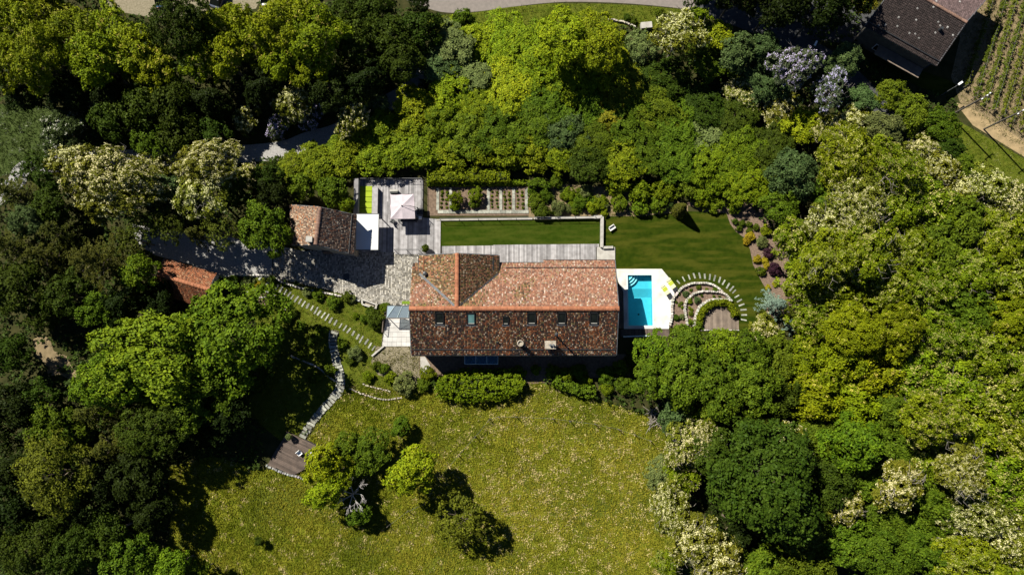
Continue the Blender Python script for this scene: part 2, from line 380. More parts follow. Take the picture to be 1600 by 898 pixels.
def crown_proto(kind, size, var):
    key = (kind, size, var)
    if key in PROTO: return PROTO[key]
    rng = np.random.default_rng(sum(map(ord, kind))*31+ord(size)*7+var*101)
    R = {'L': 5.0, 'M': 3.0, 'S': 1.5, 'T': .7}[size]
    pal = PAL[kind]
    leaf = {'L': .27, 'M': .25, 'S': .19, 'T': .13}[size]; cr = {'L': .47, 'M': .40, 'S': .27, 'T': .17}[size]
    dens = 1.0; per = 26
    if kind in ('rust',): dens, per = .75, 14
    if kind in ('thin',): dens, per = .32, 13
    if kind in ('cream', 'lilac'): dens = .8
    if kind in ('conifer', 'blue'):
        cc, cn = conifer_data(R, rng, R*2.0); r_ = np.full(len(cc), cr*.75); V, c = clumps_to_leaves(cc, cn, r_, 15, leaf*.85, pal, rng, .5, .4)
    else:
        cc, cn = crown_data(R, kind, rng, dens=dens, leaf=leaf, cr=cr); r_ = cr*rng.uniform(.7, 1.25, len(cc))
        V, c = clumps_to_leaves(cc, cn, r_, per, leaf, pal, rng)
    me = quads_mesh('crown', V, c); bl = None
    if pal[2] is not None:
        n = len(cc); pick = np.zeros(n, bool)
        # blossom sits in drifts over the crown
        f = np.sin(cc[:, 0]*1.7/R*2+var)+np.sin(cc[:, 1]*2.1/R*2+1.3*var)+.8*cc[:, 2]/R
        pick = rng.random(n) < np.clip(pal[3]*(1+.55*f), 0.02, .95)
        b = cc[pick]+cn[pick]*cr*.55
        V2, c2 = clumps_to_leaves(b, cn[pick], np.full(len(b), cr*.7), 13, leaf*.62, (pal[2], tuple(x*.6 for x in pal[2])), rng, .6, .7)
        bl = quads_mesh('blossom', V2, c2)
    PROTO[key] = (me, bl, R); return PROTO[key]
TRUNKS = {}
def trunk_proto(var, m='bark'):
    key = (var, m)
    if key in TRUNKS: return TRUNKS[key]
    rng = random.Random(var*13+5); mb = MB()      # unit tree: crown centre at z=1, crown radius .8
    mb.tube((0, 0, -.05), (.01, .01, .45), .055, .042, 8); mb.tube((.01, .01, .45), (.0, .02, 1.05), .042, .018, 8)
    for k in range(9):
        a = k*2.4+rng.uniform(-.3, .3); z = .42+.06*k; r = rng.uniform(.3, .55)
        p = Vector((math.cos(a)*r*.5, math.sin(a)*r*.5, z+.16)); q = Vector((math.cos(a+.2)*r, math.sin(a+.2)*r, z+.3))
        mb.tube((0, .01, z), p, .022, .014, 5); mb.tube(p, q, .014, .005, 5)
        mb.tube(p, p+Vector((math.cos(a-.7)*.2, math.sin(a-.7)*.2, .15)), .01, .004, 4)
    if m == 'pale_bark':
        for k in range(6):
            a = rng.uniform(0, 6.28); q = Vector((0, .01, .95)); d = Vector((math.cos(a), math.sin(a), .0))
            for j in range(4):
                a += rng.uniform(-.5, .5); d = Vector((math.cos(a), math.sin(a), 0)); e = q+d*.24+Vector((0, 0, (.13, .10, .03, -.06)[j])); mb.tube(q, e, .010-.002*j, .008-.002*j, 5); q = e
                mb.tube(q, q+Vector((math.cos(a+1)*.16, math.sin(a+1)*.16, .05)), .007, .003, 4)
    TRUNKS[key] = mb.mesh('trunk', m); return TRUNKS[key]
LOOK = {'olive': 'yellow-olive broadleaf tree', 'locust': 'olive-green locust tree flecked with cream blossom', 'cream': 'locust tree thick with cream blossom',
 'bright': 'bright green broadleaf tree', 'mid': 'mid-green leafy tree', 'dark': 'dark green broadleaf tree', 'deep': 'shade-toned near-black evergreen tree',
 'lime': 'lime-green sunlit tree', 'teal': 'blue-green leafy tree', 'laurel': 'glossy green laurel bush', 'amber': 'amber-tinted green tree', 'lilac': 'tree with pale lilac-grey blossom',
 'conifer': 'feathery olive-brown conifer', 'blue': 'silvery blue conifer', 'rust': 'see-through brownish-green tree', 'thin': 'sparse feathery dark tree', 'white': 'green tree sprinkled with small white blossom'}
NAME = {'olive': 'broadleaf_tree', 'locust': 'locust_tree', 'cream': 'locust_tree', 'lilac': 'blossom_tree', 'white': 'blossom_tree', 'conifer': 'conifer_tree', 'blue': 'conifer_tree', 'laurel': 'laurel_bush', 'deep': 'evergreen_tree'}
NT = [0]
def tree(px, py, r, kind, where, h=None, group=None, sq=1.0, look=None):
    NT[0] += 1; i = NT[0]
    Rm = r*mpp(px, py, 5)
    size = 'L' if Rm > 3.8 else 'M' if Rm > 2.1 else 'S' if Rm > 1.0 else 'T'
    me, bl, R0 = crown_proto(kind, size, i % (3 if size in 'LM' else 2))
    zc = h if h else (Rm*1.15+1.0 if Rm > 2.1 else Rm*.85)
    c = P(px, py, zc); s = Rm/R0/.92
    root = thing(NAME.get(kind, 'broadleaf_tree'), ((look or LOOK[kind])+' '+where), 'bush' if kind == 'laurel' else 'tree', (c.x, c.y, 0), 0, group)
    cr = link('crown', me, root); cr.location = (0, 0, zc); cr.rotation_euler = (0, 0, (i*2.1) % 6.28); cr.scale = (s*(.82+.36*((i*37) % 10)/10), s*(.82+.36*((i*53) % 10)/10), s*sq*(.85+.3*((i*29) % 10)/10))
    if bl: link('blossom', bl, cr)
    t = link('trunk', trunk_proto(i % 3, 'pale_bark' if kind in ('cream', 'lilac', 'locust') else 'bark'), root); t.scale = (Rm/.8*.8, Rm/.8*.8, zc); t.rotation_euler = (0, 0, i*1.3)
    return root
def shrub(px, py, r, kind, label, name='shrub', h=None, sq=.9, group=None, dome=False):
    NT[0] += 1; i = NT[0]
    Rm = r*mpp(px, py, 1)
    size = 'M' if Rm > 2.1 else 'S' if Rm > .95 else 'T'
    me, bl, R0 = crown_proto(kind, size, i % 2)
    zc = h if h is not None else Rm*.55*sq
    c = P(px, py, zc); s = Rm/R0/.92
    if Rm < .55:
        o = link(name, me); o.location = (c.x, c.y, zc); o.scale = (s, s, s*sq); o.rotation_euler = (0, 0, i*1.7)
        return tag(o, label, name.split('_')[-1] if name != 'flowering_plant' else 'plant', group)
    root = thing(name, label, name.split('_')[-1], (c.x, c.y, 0), 0, group)
    cr = link('foliage', me, root); cr.location = (0, 0, zc); cr.rotation_euler = (0, 0, i*2.1 % 6.28); cr.scale = (s, s, s*sq)
    if bl: link('blossom', bl, cr)
    t = link('stem', trunk_proto(i % 3), root); t.scale = (Rm, Rm, max(zc, .3))
    return root
def hedge(name, label, pts, width, height, kind, px=True, leaf=.16, zb=0.0, dens=1.0, rough=.08, taper=False):
    """clipped hedge swept along a line: dark woody core, leaf skin"""
    c = [Vector((*P(*p, height)[:2], 0)) if px else Vector(p) for p in pts]
    rng = np.random.default_rng(len(label)*7+int(width*100)); CC = []; CN = []; core = MB()
    root = thing(name, label, 'hedge', (c[len(c)//2].x, c[len(c)//2].y, zb))
    n = len(c); nrm = []
    for i in range(n):
        d = (c[min(i+1, n-1)]-c[max(i-1, 0)]).normalized(); nrm.append(Vector((-d.y, d.x, 0)))
    tp = lambda i: max(.25, (1-abs(2*i/(n-1)-1)**2.6)**.5)
    for i in range(n-1):
        a, b = c[i], c[i+1]; L = (b-a).length; na, nb = nrm[i], nrm[i+1]; width0 = width
        if taper: na = na*tp(i); nb = nb*tp(i+1)
        core.add([a+na*width*.38, a-na*width*.38, b-nb*width*.38, b+nb*width*.38]+[q+Vector((0, 0, height*.6)) for q in (a+na*width*.38, a-na*width*.38, b-nb*width*.38, b+nb*width*.38)],
                 [(3,2,1,0),(4,5,6,7),(0,1,5,4),(1,2,6,5),(2,3,7,6),(3,0,4,7)])
        d = (b-a).normalized()
        m = int(dens*L*(width+2*height)/(leaf*leaf*1.6)/2.2)+4
        t = rng.random(m); side = rng.random(m)*(width+2*height)-(width/2+height)
        for q in range(m):
            nn = na.lerp(nb, t[q]); p = a.lerp(b, t[q]); sd = side[q]
            if abs(sd) <= width/2: off = nn*sd+Vector((0, 0, height*(1-.35*max(0, abs(sd)/(width/2)-.6)/.4)+rough*1.3*(math.sin(p.x*3.1+sd*2.7)+math.sin(p.y*2.9+sd*4.1+p.x)))); no = Vector((0, 0, 1))+nn*(.5*sd/(width/2))
            else:
                sg = 1 if sd > 0 else -1; off = nn*sg*width/2+Vector((0, 0, height-(abs(sd)-width/2))); no = nn*sg
            CC.append(p+off+Vector(rng.normal(size=3)*rough)); CN.append(no)
    for e, sg in ((0, -1), (n-1, 1)):
        d = (c[1]-c[0]).normalized() if e == 0 else (c[-1]-c[-2]).normalized()
        m = int(dens*width*height/(leaf*leaf*1.6)/2.2)+3
        for q in range(m):
            CC.append(c[e]+nrm[e]*rng.uniform(-.5, .5)*width*(.3 if taper else 1)+Vector((0, 0, rng.uniform(0, height)))); CN.append(d*sg)
    core.build('branches', 'hedge_core', root)
    V, col = clumps_to_leaves(np.array([tuple(x) for x in CC]), np.array([tuple(x) for x in CN]), np.full(len(CC), leaf*1.6), 10, leaf*1.7, PAL[kind], rng, .35, .35)
    o = link('foliage', quads_mesh('foliage', V, col), root)
    for ch in root.children: ch.location = -Vector((root.location.x, root.location.y, 0))
    return root
def grass(name, polys, per_m2, hgt, wid, cols, z=0.0, excl=(), parent=None, lean=.5, patch=.2, seed=1, blades=4, dryc=None):
    rng = np.random.default_rng(seed); VV = []; CCs = []
    for poly in polys:
        pa = np.array(poly, float); x0, y0 = pa.min(0); x1, y1 = pa.max(0)
        n = int((x1-x0)*(y1-y0)/121*per_m2); x = rng.uniform(x0, x1, n); y = rng.uniform(y0, y1, n); k = inside(poly, x, y)
        for e in excl: k &= ~inside(e, x, y)
        x, y = x[k], y[k]
        a = (x-800)/F_PX; b = -(y-449)/F_PX; t = (z-CAM_H)/(-CT+b*ST); W_ = np.stack([a*t, (ST+b*CT)*t, np.full(len(x), z)], 1)
        m = len(W_); f = np.sin(W_[:, 0]*patch*2.1+1)+np.sin(W_[:, 1]*patch*2.7+W_[:, 0]*patch)+np.sin(W_[:, 0]*patch*5.3-W_[:, 1]*patch*4.1)*.7
        base = np.clip(.5+.30*f+rng.normal(0, .22, m), 0, 1)
        dz_ = np.full(m, .10)
        if dryc is not None:
            q_ = np.exp(-((x-dryc[0])/dryc[2])**2-((y-dryc[1])/dryc[3])**2); base = np.clip(base*.8-.08+.5*q_, 0, 1); dz_ = .05+.16*q_
        idx = np.repeat(np.arange(m), blades); r = W_[idx]+np.concatenate([rng.normal(size=(len(idx), 2))*wid*1.6, np.zeros((len(idx), 1))], 1)
        an = rng.uniform(0, 6.283, len(idx)); s = rng.uniform(.6, 1.4, len(idx))*hgt
        dx = np.stack([np.cos(an), np.sin(an), np.zeros_like(an)], 1); ln = np.stack([np.cos(an+1.57), np.sin(an+1.57), np.zeros_like(an)], 1)*rng.uniform(.2, 1, (len(idx), 1))*lean+rng.normal(size=(len(idx), 3))*np.array([.15, .15, 0])
        tip = r+(ln+np.array([0, 0, .75]))*s[:, None]; ww = wid*rng.uniform(.6, 1.3, (len(idx), 1))
        V = np.stack([r-dx*ww/2, r+dx*ww/2, tip], 1).reshape(-1, 3); VV.append(V)
        u = np.clip(base[idx]+rng.normal(0, .12, len(idx)), 0, 1)[:, None]
        c = np.array(cols[0])*(1-u)+np.array(cols[1])*u
        cx_ = np.floor(W_[:, 0]/.55+.35*np.sin(W_[:, 1]*1.7)).astype(int); cy_ = np.floor(W_[:, 1]/.45+.35*np.sin(W_[:, 0]*1.9)).astype(int)
        hsh = np.abs(np.sin(cx_*12.9898+cy_*78.233)*43758.5453) % 1.0                     # dry clumps of about half a metre
        dry = ((hsh < dz_*1.6) & (rng.random(m) < .7))[idx]; c[dry] = np.array(cols[2])*rng.uniform(.8, 1.2, (dry.sum(), 1)); CCs.append(c)
    o = link(name, quads_mesh(name, np.concatenate(VV), np.concatenate(CCs), 'leaf', 3), parent, 'stuff'); return o

# ------------------------------------------------------------------ the setting
POOL_Z = .10
pa_, pb_ = P(979, 428, POOL_Z), P(1021.5, 510, POOL_Z)
PX0, PX1, PY1, PY0 = pa_.x, pb_.x, pa_.y, pb_.y
mb = MB(); E = 320                                         # the ground, one sheet with the pool's hole
for x0, x1, y0, y1 in ((-E, PX0, -E, E), (PX1, E, -E, E), (PX0, PX1, PY1, E), (PX0, PX1, -E, PY0)):
    mb.add([(x0, y0, 0), (x1, y0, 0), (x1, y1, 0), (x0, y1, 0)], [(0, 1, 2, 3)])
mb.build('ground', 'floor', kind='structure')

MEADOW = [(545,600),(640,606),(690,612),(820,596),(862,600),(960,632),(1015,652),(1050,690),(1065,760),(1065,830),(1060,960),(230,960),(262,860),(268,800),(262,730),(330,712),(420,735),(470,700),(500,660)]
struct_poly('meadow', MEADOW, .006, 'rough_grass')
GARDEN = [(400,432),(440,440),(520,456),(600,478),(600,548),(655,556),(660,585),(690,612),(560,622),(520,640),(500,660),(440,690),(380,640),(420,560),(390,480),(385,440)]
struct_poly('garden_slope_ground', GARDEN, .010, 'verge')
VERGE = [(655,35),(690,24),(740,20),(800,11),(860,6),(930,6),(1000,9),(1078,16),(1100,34),(1060,45),(1000,42),(940,40),(860,48),(780,60),(700,62)]
struct_poly('road_verge_ground', VERGE, .008, 'verge')
ribbon('road', [(560,-45),(640,-14),(690,4),(740,4),(800,-4),(870,-11),(940,-11),(1010,-7),(1075,0),(1092,5)], (2.9, 3.0), .012, 'asphalt')
ribbon('shaded_road', [(1088,4),(1120,14),(1180,36),(1240,66),(1300,98),(1350,140),(1400,200),(1450,250),(1520,300),(1640,360)], (3.4, 2.6), .016, 'asphalt_shaded')
ribbon('side_road', [(1180,36),(1250,30),(1330,40),(1400,60),(1440,110)], 6.0, .009, 'asphalt_shaded')
ribbon('lane', [(-40,330),(20,290),(45,262),(150,250),(300,245),(430,236),(480,220),(530,205),(590,170),(640,140),(655,110),(640,85)], 2.6, .012, 'gravel')
struct_poly('parking_ground', [(150,-30),(420,-30),(400,14),(330,22),(240,28),(170,16)], .010, 'gravel_tan')
DRIVE = [(205,350),(245,357),(330,366),(420,380),(470,392),(470,440),(430,434),(340,431),(300,414),(240,398),(212,378)]
struct_poly('driveway', DRIVE, .014, 'gravel')
LAWN = [(942,338),(1000,338),(1075,330),(1135,333),(1141,350),(1150,362),(1165,373),(1172,390),(1177,415),(1190,440),(1202,460),(1197,485),(1180,505),(1160,520),(1026,520),(1026,424),(975,424),(942,424)]
struct_poly('lawn', LAWN, .012, 'lawn')
struct_poly('upper_lawn', [(688,344),(940,340),(940,390),(688,390)], .016, 'lawn2')
struct_poly('mulch_bed_ground', [(1070,318),(1110,300),(1165,300),(1205,330),(1225,390),(1245,430),(1250,480),(1200,500),(1190,440),(1165,390),(1130,345)], .008, 'mulch')
struct_poly('wild_bed_ground', [(826,286),(880,288),(945,292),(1075,318),(1075,336),(1000,342),(940,341),(826,343)], .008, 'dry_soil')
VINE_G = [(1480,-40),(1660,-40),(1660,290),(1600,232),(1545,200),(1500,160),(1486,120),(1500,60)]
struct_poly('vineyard_ground', VINE_G, .008, 'dry_soil')
struct_poly('bare_earth_ground', [(1492,160),(1512,166),(1548,188),(1590,214),(1660,275),(1660,300),(1600,245),(1520,196)], .0105, 'tan_soil')
struct_poly('bank_ground', [(1470,180),(1510,196),(1600,248),(1660,300),(1660,370),(1560,295),(1490,230)], .010, 'verge')
SLOPE_L = [(-40,165),(60,160),(115,190),(110,245),(40,262),(-40,290)]
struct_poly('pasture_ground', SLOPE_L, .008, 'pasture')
struct_poly('house_lawn_ground', [(1375,62),(1410,100),(1480,125),(1500,135),(1470,150),(1400,120),(1365,85)], .010, 'lawn')
struct_poly('bare_patch_ground', [(52,530),(66,522),(78,530),(84,548),(104,556),(112,572),(126,588),(108,592),(92,584),(76,588),(70,568),(56,556)], .010, 'dry_soil')
struct_poly('gravel_patch_ground', [(588,541),(657,541),(657,600),(640,600),(590,585),(580,565)], .014, 'gravel_tan')
struct_poly('rear_yard_ground', [(655,553),(980,553),(985,590),(900,590),(830,600),(690,590),(655,588)], .016, 'soil')  # dark soil puts the black of the house's shade into the ground

# cobbled yard
YARD = [(425,388),(470,392),(560,392),(590,393),(656,393),(656,478),(600,476),(565,468),(520,455),(470,443),(425,434)]
yard = struct_poly('courtyard_pavement', YARD, .020, 'joint')
mb = MB(); rng = random.Random(3)
lo, hi = P(425, 480), P(657, 386)
x = lo.x
while x < hi.x:
    wd = rng.uniform(.17, .25); y = lo.y+rng.uniform(0, .2)
    while y < hi.y:
        ln = rng.uniform(.20, .34)
        q = (Vector((x+wd/2, y+ln/2, 0)))
        # back to pixels for the outline test
        dy, dz = q.y, -CAM_H; fy = dy*CT+dz*ST; fz = dy*ST-dz*CT
        px_, py_ = 800+q.x/fz*F_PX, 449-fy/fz*F_PX
        if inside(YARD, np.array([px_]), np.array([py_]))[0] and not (536 < px_ < 546 and 427 < py_ < 438):
            g = rng.uniform(.13, .46); t = rng.random(); cl = (g*1.0, g*(.93+.02*t), g*(.80+.08*t)); z1 = .055+rng.uniform(-.01, .012); j = .022
            a, b, c_, d_ = x+.012, x+wd-.012, y+.012, y+ln-.012
            mb.add([(a,c_,.02),(b,c_,.02),(b,d_,.02),(a,d_,.02),(a+j,c_+j,z1),(b-j,c_+j,z1),(b-j,d_-j,z1),(a+j,d_-j,z1)], [(4,5,6,7),(0,1,5,4),(1,2,6,5),(2,3,7,6),(3,0,4,7)], cl)
        y += ln
    x += wd
mb.build('cobbles', 'cobble', yard, 'stuff', cols=True)
c = P(541, 432.5)
mb = MB(); mb.box(-.42, .42, -.42, .42, .02, .06); o = mb.build('drain_cover', 'dark_metal', loc=(c.x, c.y, 0)); tag(o, 'square black drain cover set in the shaded cobbled yard', 'drain')

# ------------------------------------------------------------------ roofs
def tile_field(name, parent, O, U, V, poly, tw, te, colf, skip=None, m='tile', seed=1, arch=.05):
    rng = np.random.default_rng(seed); O, U, V = [np.array(q, float) for q in (O, U, V)]; U = U/np.linalg.norm(U); V = V/np.linalg.norm(V); N = np.cross(U, V)
    pa = np.array(poly); u0, v0 = pa.min(0); u1, v1 = pa.max(0)
    nu, nv = int((u1-u0)/tw)+1, int((v1-v0)/te)+1
    uu, vv = np.meshgrid(np.arange(nu), np.arange(nv)); uu = uu.ravel(); vv = vv.ravel()
    uc = u0+(uu+.5)*tw; vc = v0+(vv+.5)*te
    k = inside(poly, uc, vc); uc, vc, vrow = uc[k], vc[k], vv[k]
    Cw = O+uc[:, None]*U+vc[:, None]*V
    if skip is not None:
        k = ~skip(Cw); uc, vc, vrow, Cw = uc[k], vc[k], vrow[k], Cw[k]
    n = len(uc); ju = rng.normal(0, .007, n); jv = rng.normal(0, .018, n); jz = rng.uniform(-.008, .022, n)
    sec = [(-.5, 0), (-.24, 1), (.24, 1), (.5, 0)]
    vs = np.empty((n, 8, 3))
    for e, (dv, lift) in enumerate(((-.58, .045), (.55, .0))):
        for q, (su, sz) in enumerate(sec):
            vs[:, e*4+q] = O+(uc+ju+su*tw*.98)[:, None]*U+(vc+jv+dv*te)[:, None]*V+((sz*arch+lift)+jz)[:, None]*N
    base = np.arange(n)*8; fs = np.concatenate([base[:, None]+np.array(q) for q in ((0, 1, 5, 4), (1, 2, 6, 5), (2, 3, 7, 6), (3, 2, 1, 0))])
    col = colf(Cw, rng)
    me = bpy.data.meshes.new(name); me.vertices.add(n*8); me.vertices.foreach_set('co', vs.astype(np.float32).ravel())
    me.loops.add(fs.size); me.loops.foreach_set('vertex_index', fs.astype(np.int32).ravel()); me.polygons.add(len(fs)); me.polygons.foreach_set('loop_start', np.arange(0, fs.size, 4, dtype=np.int32))
    me.update(calc_edges=True); a = me.attributes.new('Col', 'FLOAT_COLOR', 'POINT'); cc = np.ones((n*8, 4), np.float32); cc[:, :3] = np.repeat(col, 8, axis=0); a.data.foreach_set('color', cc.ravel())
    me.materials.append(M[m]); return link(name, me, parent, 'stuff')
def pick(rng, n, table):
    w_ = np.array([t[0] for t in table], float); w_ /= w_.sum(); i = rng.choice(len(table), n, p=w_)
    c = np.array([t[1] for t in table])[i]; return c*rng.uniform(.72, 1.28, (n, 1))
def patchy(C, s, seed):
    return np.sin(C[:, 0]*s+seed)*np.sin(C[:, 1]*s*1.3+C[:, 0]*s*.4+seed*2)+.6*np.sin(C[:, 0]*s*2.3-C[:, 1]*s*1.9+seed)
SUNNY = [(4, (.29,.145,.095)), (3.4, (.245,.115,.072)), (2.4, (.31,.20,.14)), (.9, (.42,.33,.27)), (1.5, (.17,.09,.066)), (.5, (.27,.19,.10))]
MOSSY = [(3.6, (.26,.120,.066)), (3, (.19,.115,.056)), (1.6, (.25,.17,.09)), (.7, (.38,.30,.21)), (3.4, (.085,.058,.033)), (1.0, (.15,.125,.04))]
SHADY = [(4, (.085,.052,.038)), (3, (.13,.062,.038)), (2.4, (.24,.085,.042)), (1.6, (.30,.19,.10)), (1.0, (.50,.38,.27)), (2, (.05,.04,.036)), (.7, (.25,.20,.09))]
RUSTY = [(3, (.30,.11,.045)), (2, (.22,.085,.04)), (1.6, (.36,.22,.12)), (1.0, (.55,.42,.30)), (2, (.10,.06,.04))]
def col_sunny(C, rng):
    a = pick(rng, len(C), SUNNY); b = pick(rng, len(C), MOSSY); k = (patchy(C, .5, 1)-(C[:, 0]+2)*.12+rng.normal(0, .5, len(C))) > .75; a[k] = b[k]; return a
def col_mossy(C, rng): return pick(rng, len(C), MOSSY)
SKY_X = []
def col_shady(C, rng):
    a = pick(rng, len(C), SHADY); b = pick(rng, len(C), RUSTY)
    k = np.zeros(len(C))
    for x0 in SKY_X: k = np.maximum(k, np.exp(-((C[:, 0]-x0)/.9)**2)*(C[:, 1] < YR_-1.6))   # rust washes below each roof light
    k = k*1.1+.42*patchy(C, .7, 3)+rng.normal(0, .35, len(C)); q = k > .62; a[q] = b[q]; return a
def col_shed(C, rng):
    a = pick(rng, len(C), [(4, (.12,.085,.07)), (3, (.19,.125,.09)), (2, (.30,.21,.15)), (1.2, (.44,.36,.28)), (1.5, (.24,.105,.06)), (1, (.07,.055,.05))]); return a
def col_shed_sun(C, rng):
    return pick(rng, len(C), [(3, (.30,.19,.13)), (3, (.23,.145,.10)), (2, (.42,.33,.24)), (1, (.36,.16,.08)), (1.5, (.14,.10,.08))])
def col_red(C, rng):
    a = pick(rng, len(C), [(5, (.30,.115,.055)), (3, (.25,.095,.048)), (1.5, (.33,.18,.10)), (1.8, (.16,.075,.045))]); return a
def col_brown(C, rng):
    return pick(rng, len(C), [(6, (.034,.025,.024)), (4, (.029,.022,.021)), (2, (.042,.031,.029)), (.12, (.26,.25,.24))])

ZE, ZR = 5.2, 7.7; ZW = 5.9
HXL = (P(640, 481, ZR).x+P(643, 553.5, ZE).x)/2; HXR = (P(966, 481, ZR).x+P(963, 553.5, ZE).x)/2
YR_ = P(800, 482, ZR).y; YS = P(800, 554, ZE).y; YN = P(800, 407, ZE).y
house = thing('farmhouse', 'long farmhouse with speckled red clay tile roof and six roof lights', 'house', ((HXL+HXR)/2, (YS+YN)/2, 0))
def hp(o): return rel(house, o)
xr_ = P(714, 440, ZR).x; xw_ = P(655, 412, ZW).x; xe_ = P(779, 412, ZW).x; yg_ = P(714, 398, 6.6).y
def z_main(C): return ZE+(YN-C[:, 1])/(YN-YR_)*(ZR-ZE)
slw = (ZR-ZW)/(xe_-xr_); slww = (ZR-ZW)/(xr_-xw_)
def z_wing(C): return ZR-np.where(C[:, 0] > xr_, (C[:, 0]-xr_)*slw, (xr_-C[:, 0])*slww)
for px_ in (687, 736, 790, 830, 877, 928): SKY_X.append(P(px_, 500, 6.9).x)
# south slope
ls = math.hypot(YR_-YS, ZR-ZE); W_ = HXR-HXL
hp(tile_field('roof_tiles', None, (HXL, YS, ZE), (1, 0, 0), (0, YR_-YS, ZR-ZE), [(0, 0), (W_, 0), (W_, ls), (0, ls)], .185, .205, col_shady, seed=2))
# north slope: three eaves lines, the wing cut out
ln_ = math.hypot(YN-YR_, ZR-ZE); step = .40
def u_of(px_): return HXR-P(px_, 409, ZE).x
u1_, u2_ = u_of(849), u_of(770); uL = W_
polyN = [(0, 0), (u1_, 0), (u1_, step), (uL-.35, step), (uL-.35, 1.0), (uL, 1.0), (uL, ln_), (0, ln_)]
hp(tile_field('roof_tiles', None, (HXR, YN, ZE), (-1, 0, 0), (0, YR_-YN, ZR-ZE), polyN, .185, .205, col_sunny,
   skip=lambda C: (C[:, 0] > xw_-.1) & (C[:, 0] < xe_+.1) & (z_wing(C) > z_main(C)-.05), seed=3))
# wing slopes
for sgn in (-1, 1):
    xe2 = xw_ if sgn < 0 else xe_; run = abs(xr_-xe2); lw = math.hypot(run, ZR-ZW); Ly = yg_-YR_+.2
    O = (xe2, yg_, ZW) if sgn < 0 else (xe2, yg_-Ly, ZW); U = (0, -1, 0) if sgn < 0 else (0, 1, 0)
    hp(tile_field('roof_tiles', None, O, U, (-sgn*run, 0, ZR-ZW), [(0, 0), (Ly, 0), (Ly, lw), (0, lw)], .185, .205, col_mossy if sgn < 0 else col_shady if False else col_mossy,
       skip=lambda C: z_main(C) > z_wing(C)+.02, seed=5+sgn))
mb = MB(); e_ = .035                                         # underlay boards
mb.add([(HXL,YS,ZE-e_),(HXR,YS,ZE-e_),(HXR,YR_,ZR-e_),(HXL,YR_,ZR-e_)], [(0,1,2,3)])
zz_ = ZE+step/ln_*(ZR-ZE); ys_ = YN-step/ln_*(YN-YR_)
mb.add([(HXR,YN,ZE-e_),(HXR-u1_,YN,ZE-e_),(HXR-u1_,YR_,ZR-e_),(HXR,YR_,ZR-e_)], [(0,1,2,3)])
mb.add([(HXR-u1_,ys_,zz_-e_),(HXL,ys_,zz_-e_),(HXL,YR_,ZR-e_),(HXR-u1_,YR_,ZR-e_)], [(0,1,2,3)])
hp(mb.build('roof', 'under'))
mb = MB()
vyW = YN-(ZW-ZE)/(ZR-ZE)*(YN-YR_)
mb.add([(xw_,yg_,ZW-e_),(xr_,yg_,ZR-e_),(xr_,YR_,ZR-e_),(xw_,vyW,ZW-e_)], [(3,2,1,0)]); mb.add([(xe_,yg_,ZW-e_),(xr_,yg_,ZR-e_),(xr_,YR_,ZR-e_),(xe_,vyW,ZW-e_)], [(0,1,2,3)])
hp(mb.build('wing_roof', 'under'))
# walls
i_ = .45
mb = MB(); mb.box(HXL+i_, HXR-i_, YS+i_, ys_-i_, 0, ZE-.1)
hp(mb.build('wall', 'render_wall'))
for xx in (HXL+i_, HXR-i_-.3):                               # gable tops
    mb = MB(); ymid = YR_
    zt = lambda y: ZE-.16+(ZR-ZE)*(1-abs(y-YR_)/(YR_-YS))
    a_, b_ = YS+i_, ys_-i_
    mb.add([(xx,a_,ZE-.1),(xx,b_,ZE-.1),(xx,YR_,ZR-.16),(xx+.3,a_,ZE-.1),(xx+.3,b_,ZE-.1),(xx+.3,YR_,ZR-.16)], [(0,2,1),(3,4,5),(0,3,5,2),(1,2,5,4),(0,1,4,3)])
    hp(mb.build('gable_wall', 'render_wall'))
mb = MB(); xa, xb, ya, yb = xw_+.4, xe_-.4, ys_-i_+.02, yg_-.35
mb.add([(xa,ya,0),(xb,ya,0),(xb,yb,0),(xa,yb,0),(xa,ya,ZW-.15),(xb,ya,ZW-.15),(xb,yb,ZW-.15),(xa,yb,ZW-.15),(xr_,ya,ZR-.17),(xr_,yb,ZR-.17)], [(0,1,5,4),(1,2,6,5),(2,3,7,9,6)[::1],(3,0,4,7),(4,8,9,7),(5,6,9,8),(4,5,8)])
hp(mb.build('wing_wall', 'render_wall'))
def window_on(x, z, y, wd, ht, ny, axis='y', parent=house):
    mb = MB(); o = None
    f = .09
    if axis == 'y':
        for b in ((x-wd/2-f, x+wd/2+f, z-f, z), (x-wd/2-f, x+wd/2+f, z+ht, z+ht+f), (x-wd/2-f, x-wd/2, z, z+ht), (x+wd/2, x+wd/2+f, z, z+ht), (x-.03, x+.03, z, z+ht)):
            mb.box(b[0], b[1], y-.03, y+.07*1, b[2], b[3]) if ny > 0 else mb.box(b[0], b[1], y-.07, y+.03, b[2], b[3])
        fr = mb.build('window', 'white_paint'); g = MB(); g.box(x-wd/2, x+wd/2, y-.02, y+.02, z, z+ht)
    else:
        for b in ((x-wd/2-f, x+wd/2+f, z-f, z), (x-wd/2-f, x+wd/2+f, z+ht, z+ht+f), (x-wd/2-f, x-wd/2, z, z+ht), (x+wd/2, x+wd/2+f, z, z+ht), (x-.03, x+.03, z, z+ht)):
            mb.box(y-.05, y+.05, b[0], b[1], b[2], b[3])
        fr = mb.build('window', 'white_paint'); g = MB(); g.box(y-.03, y+.03, x-wd/2, x+wd/2, z, z+ht)
    rel(parent, fr); p = g.build('pane', 'glass_dark'); p.parent = fr
for k in range(7):
    window_on(HXL+2.2+k*3.7, 1.0, YS+i_, 1.1, 1.6, -1); window_on(HXL+2.2+k*3.7, 3.3, YS+i_, 1.0, 1.2, -1)
for k in range(4): window_on(HXL+13+k*3.4, 1.0, ys_-i_, 1.1, 1.6, 1)
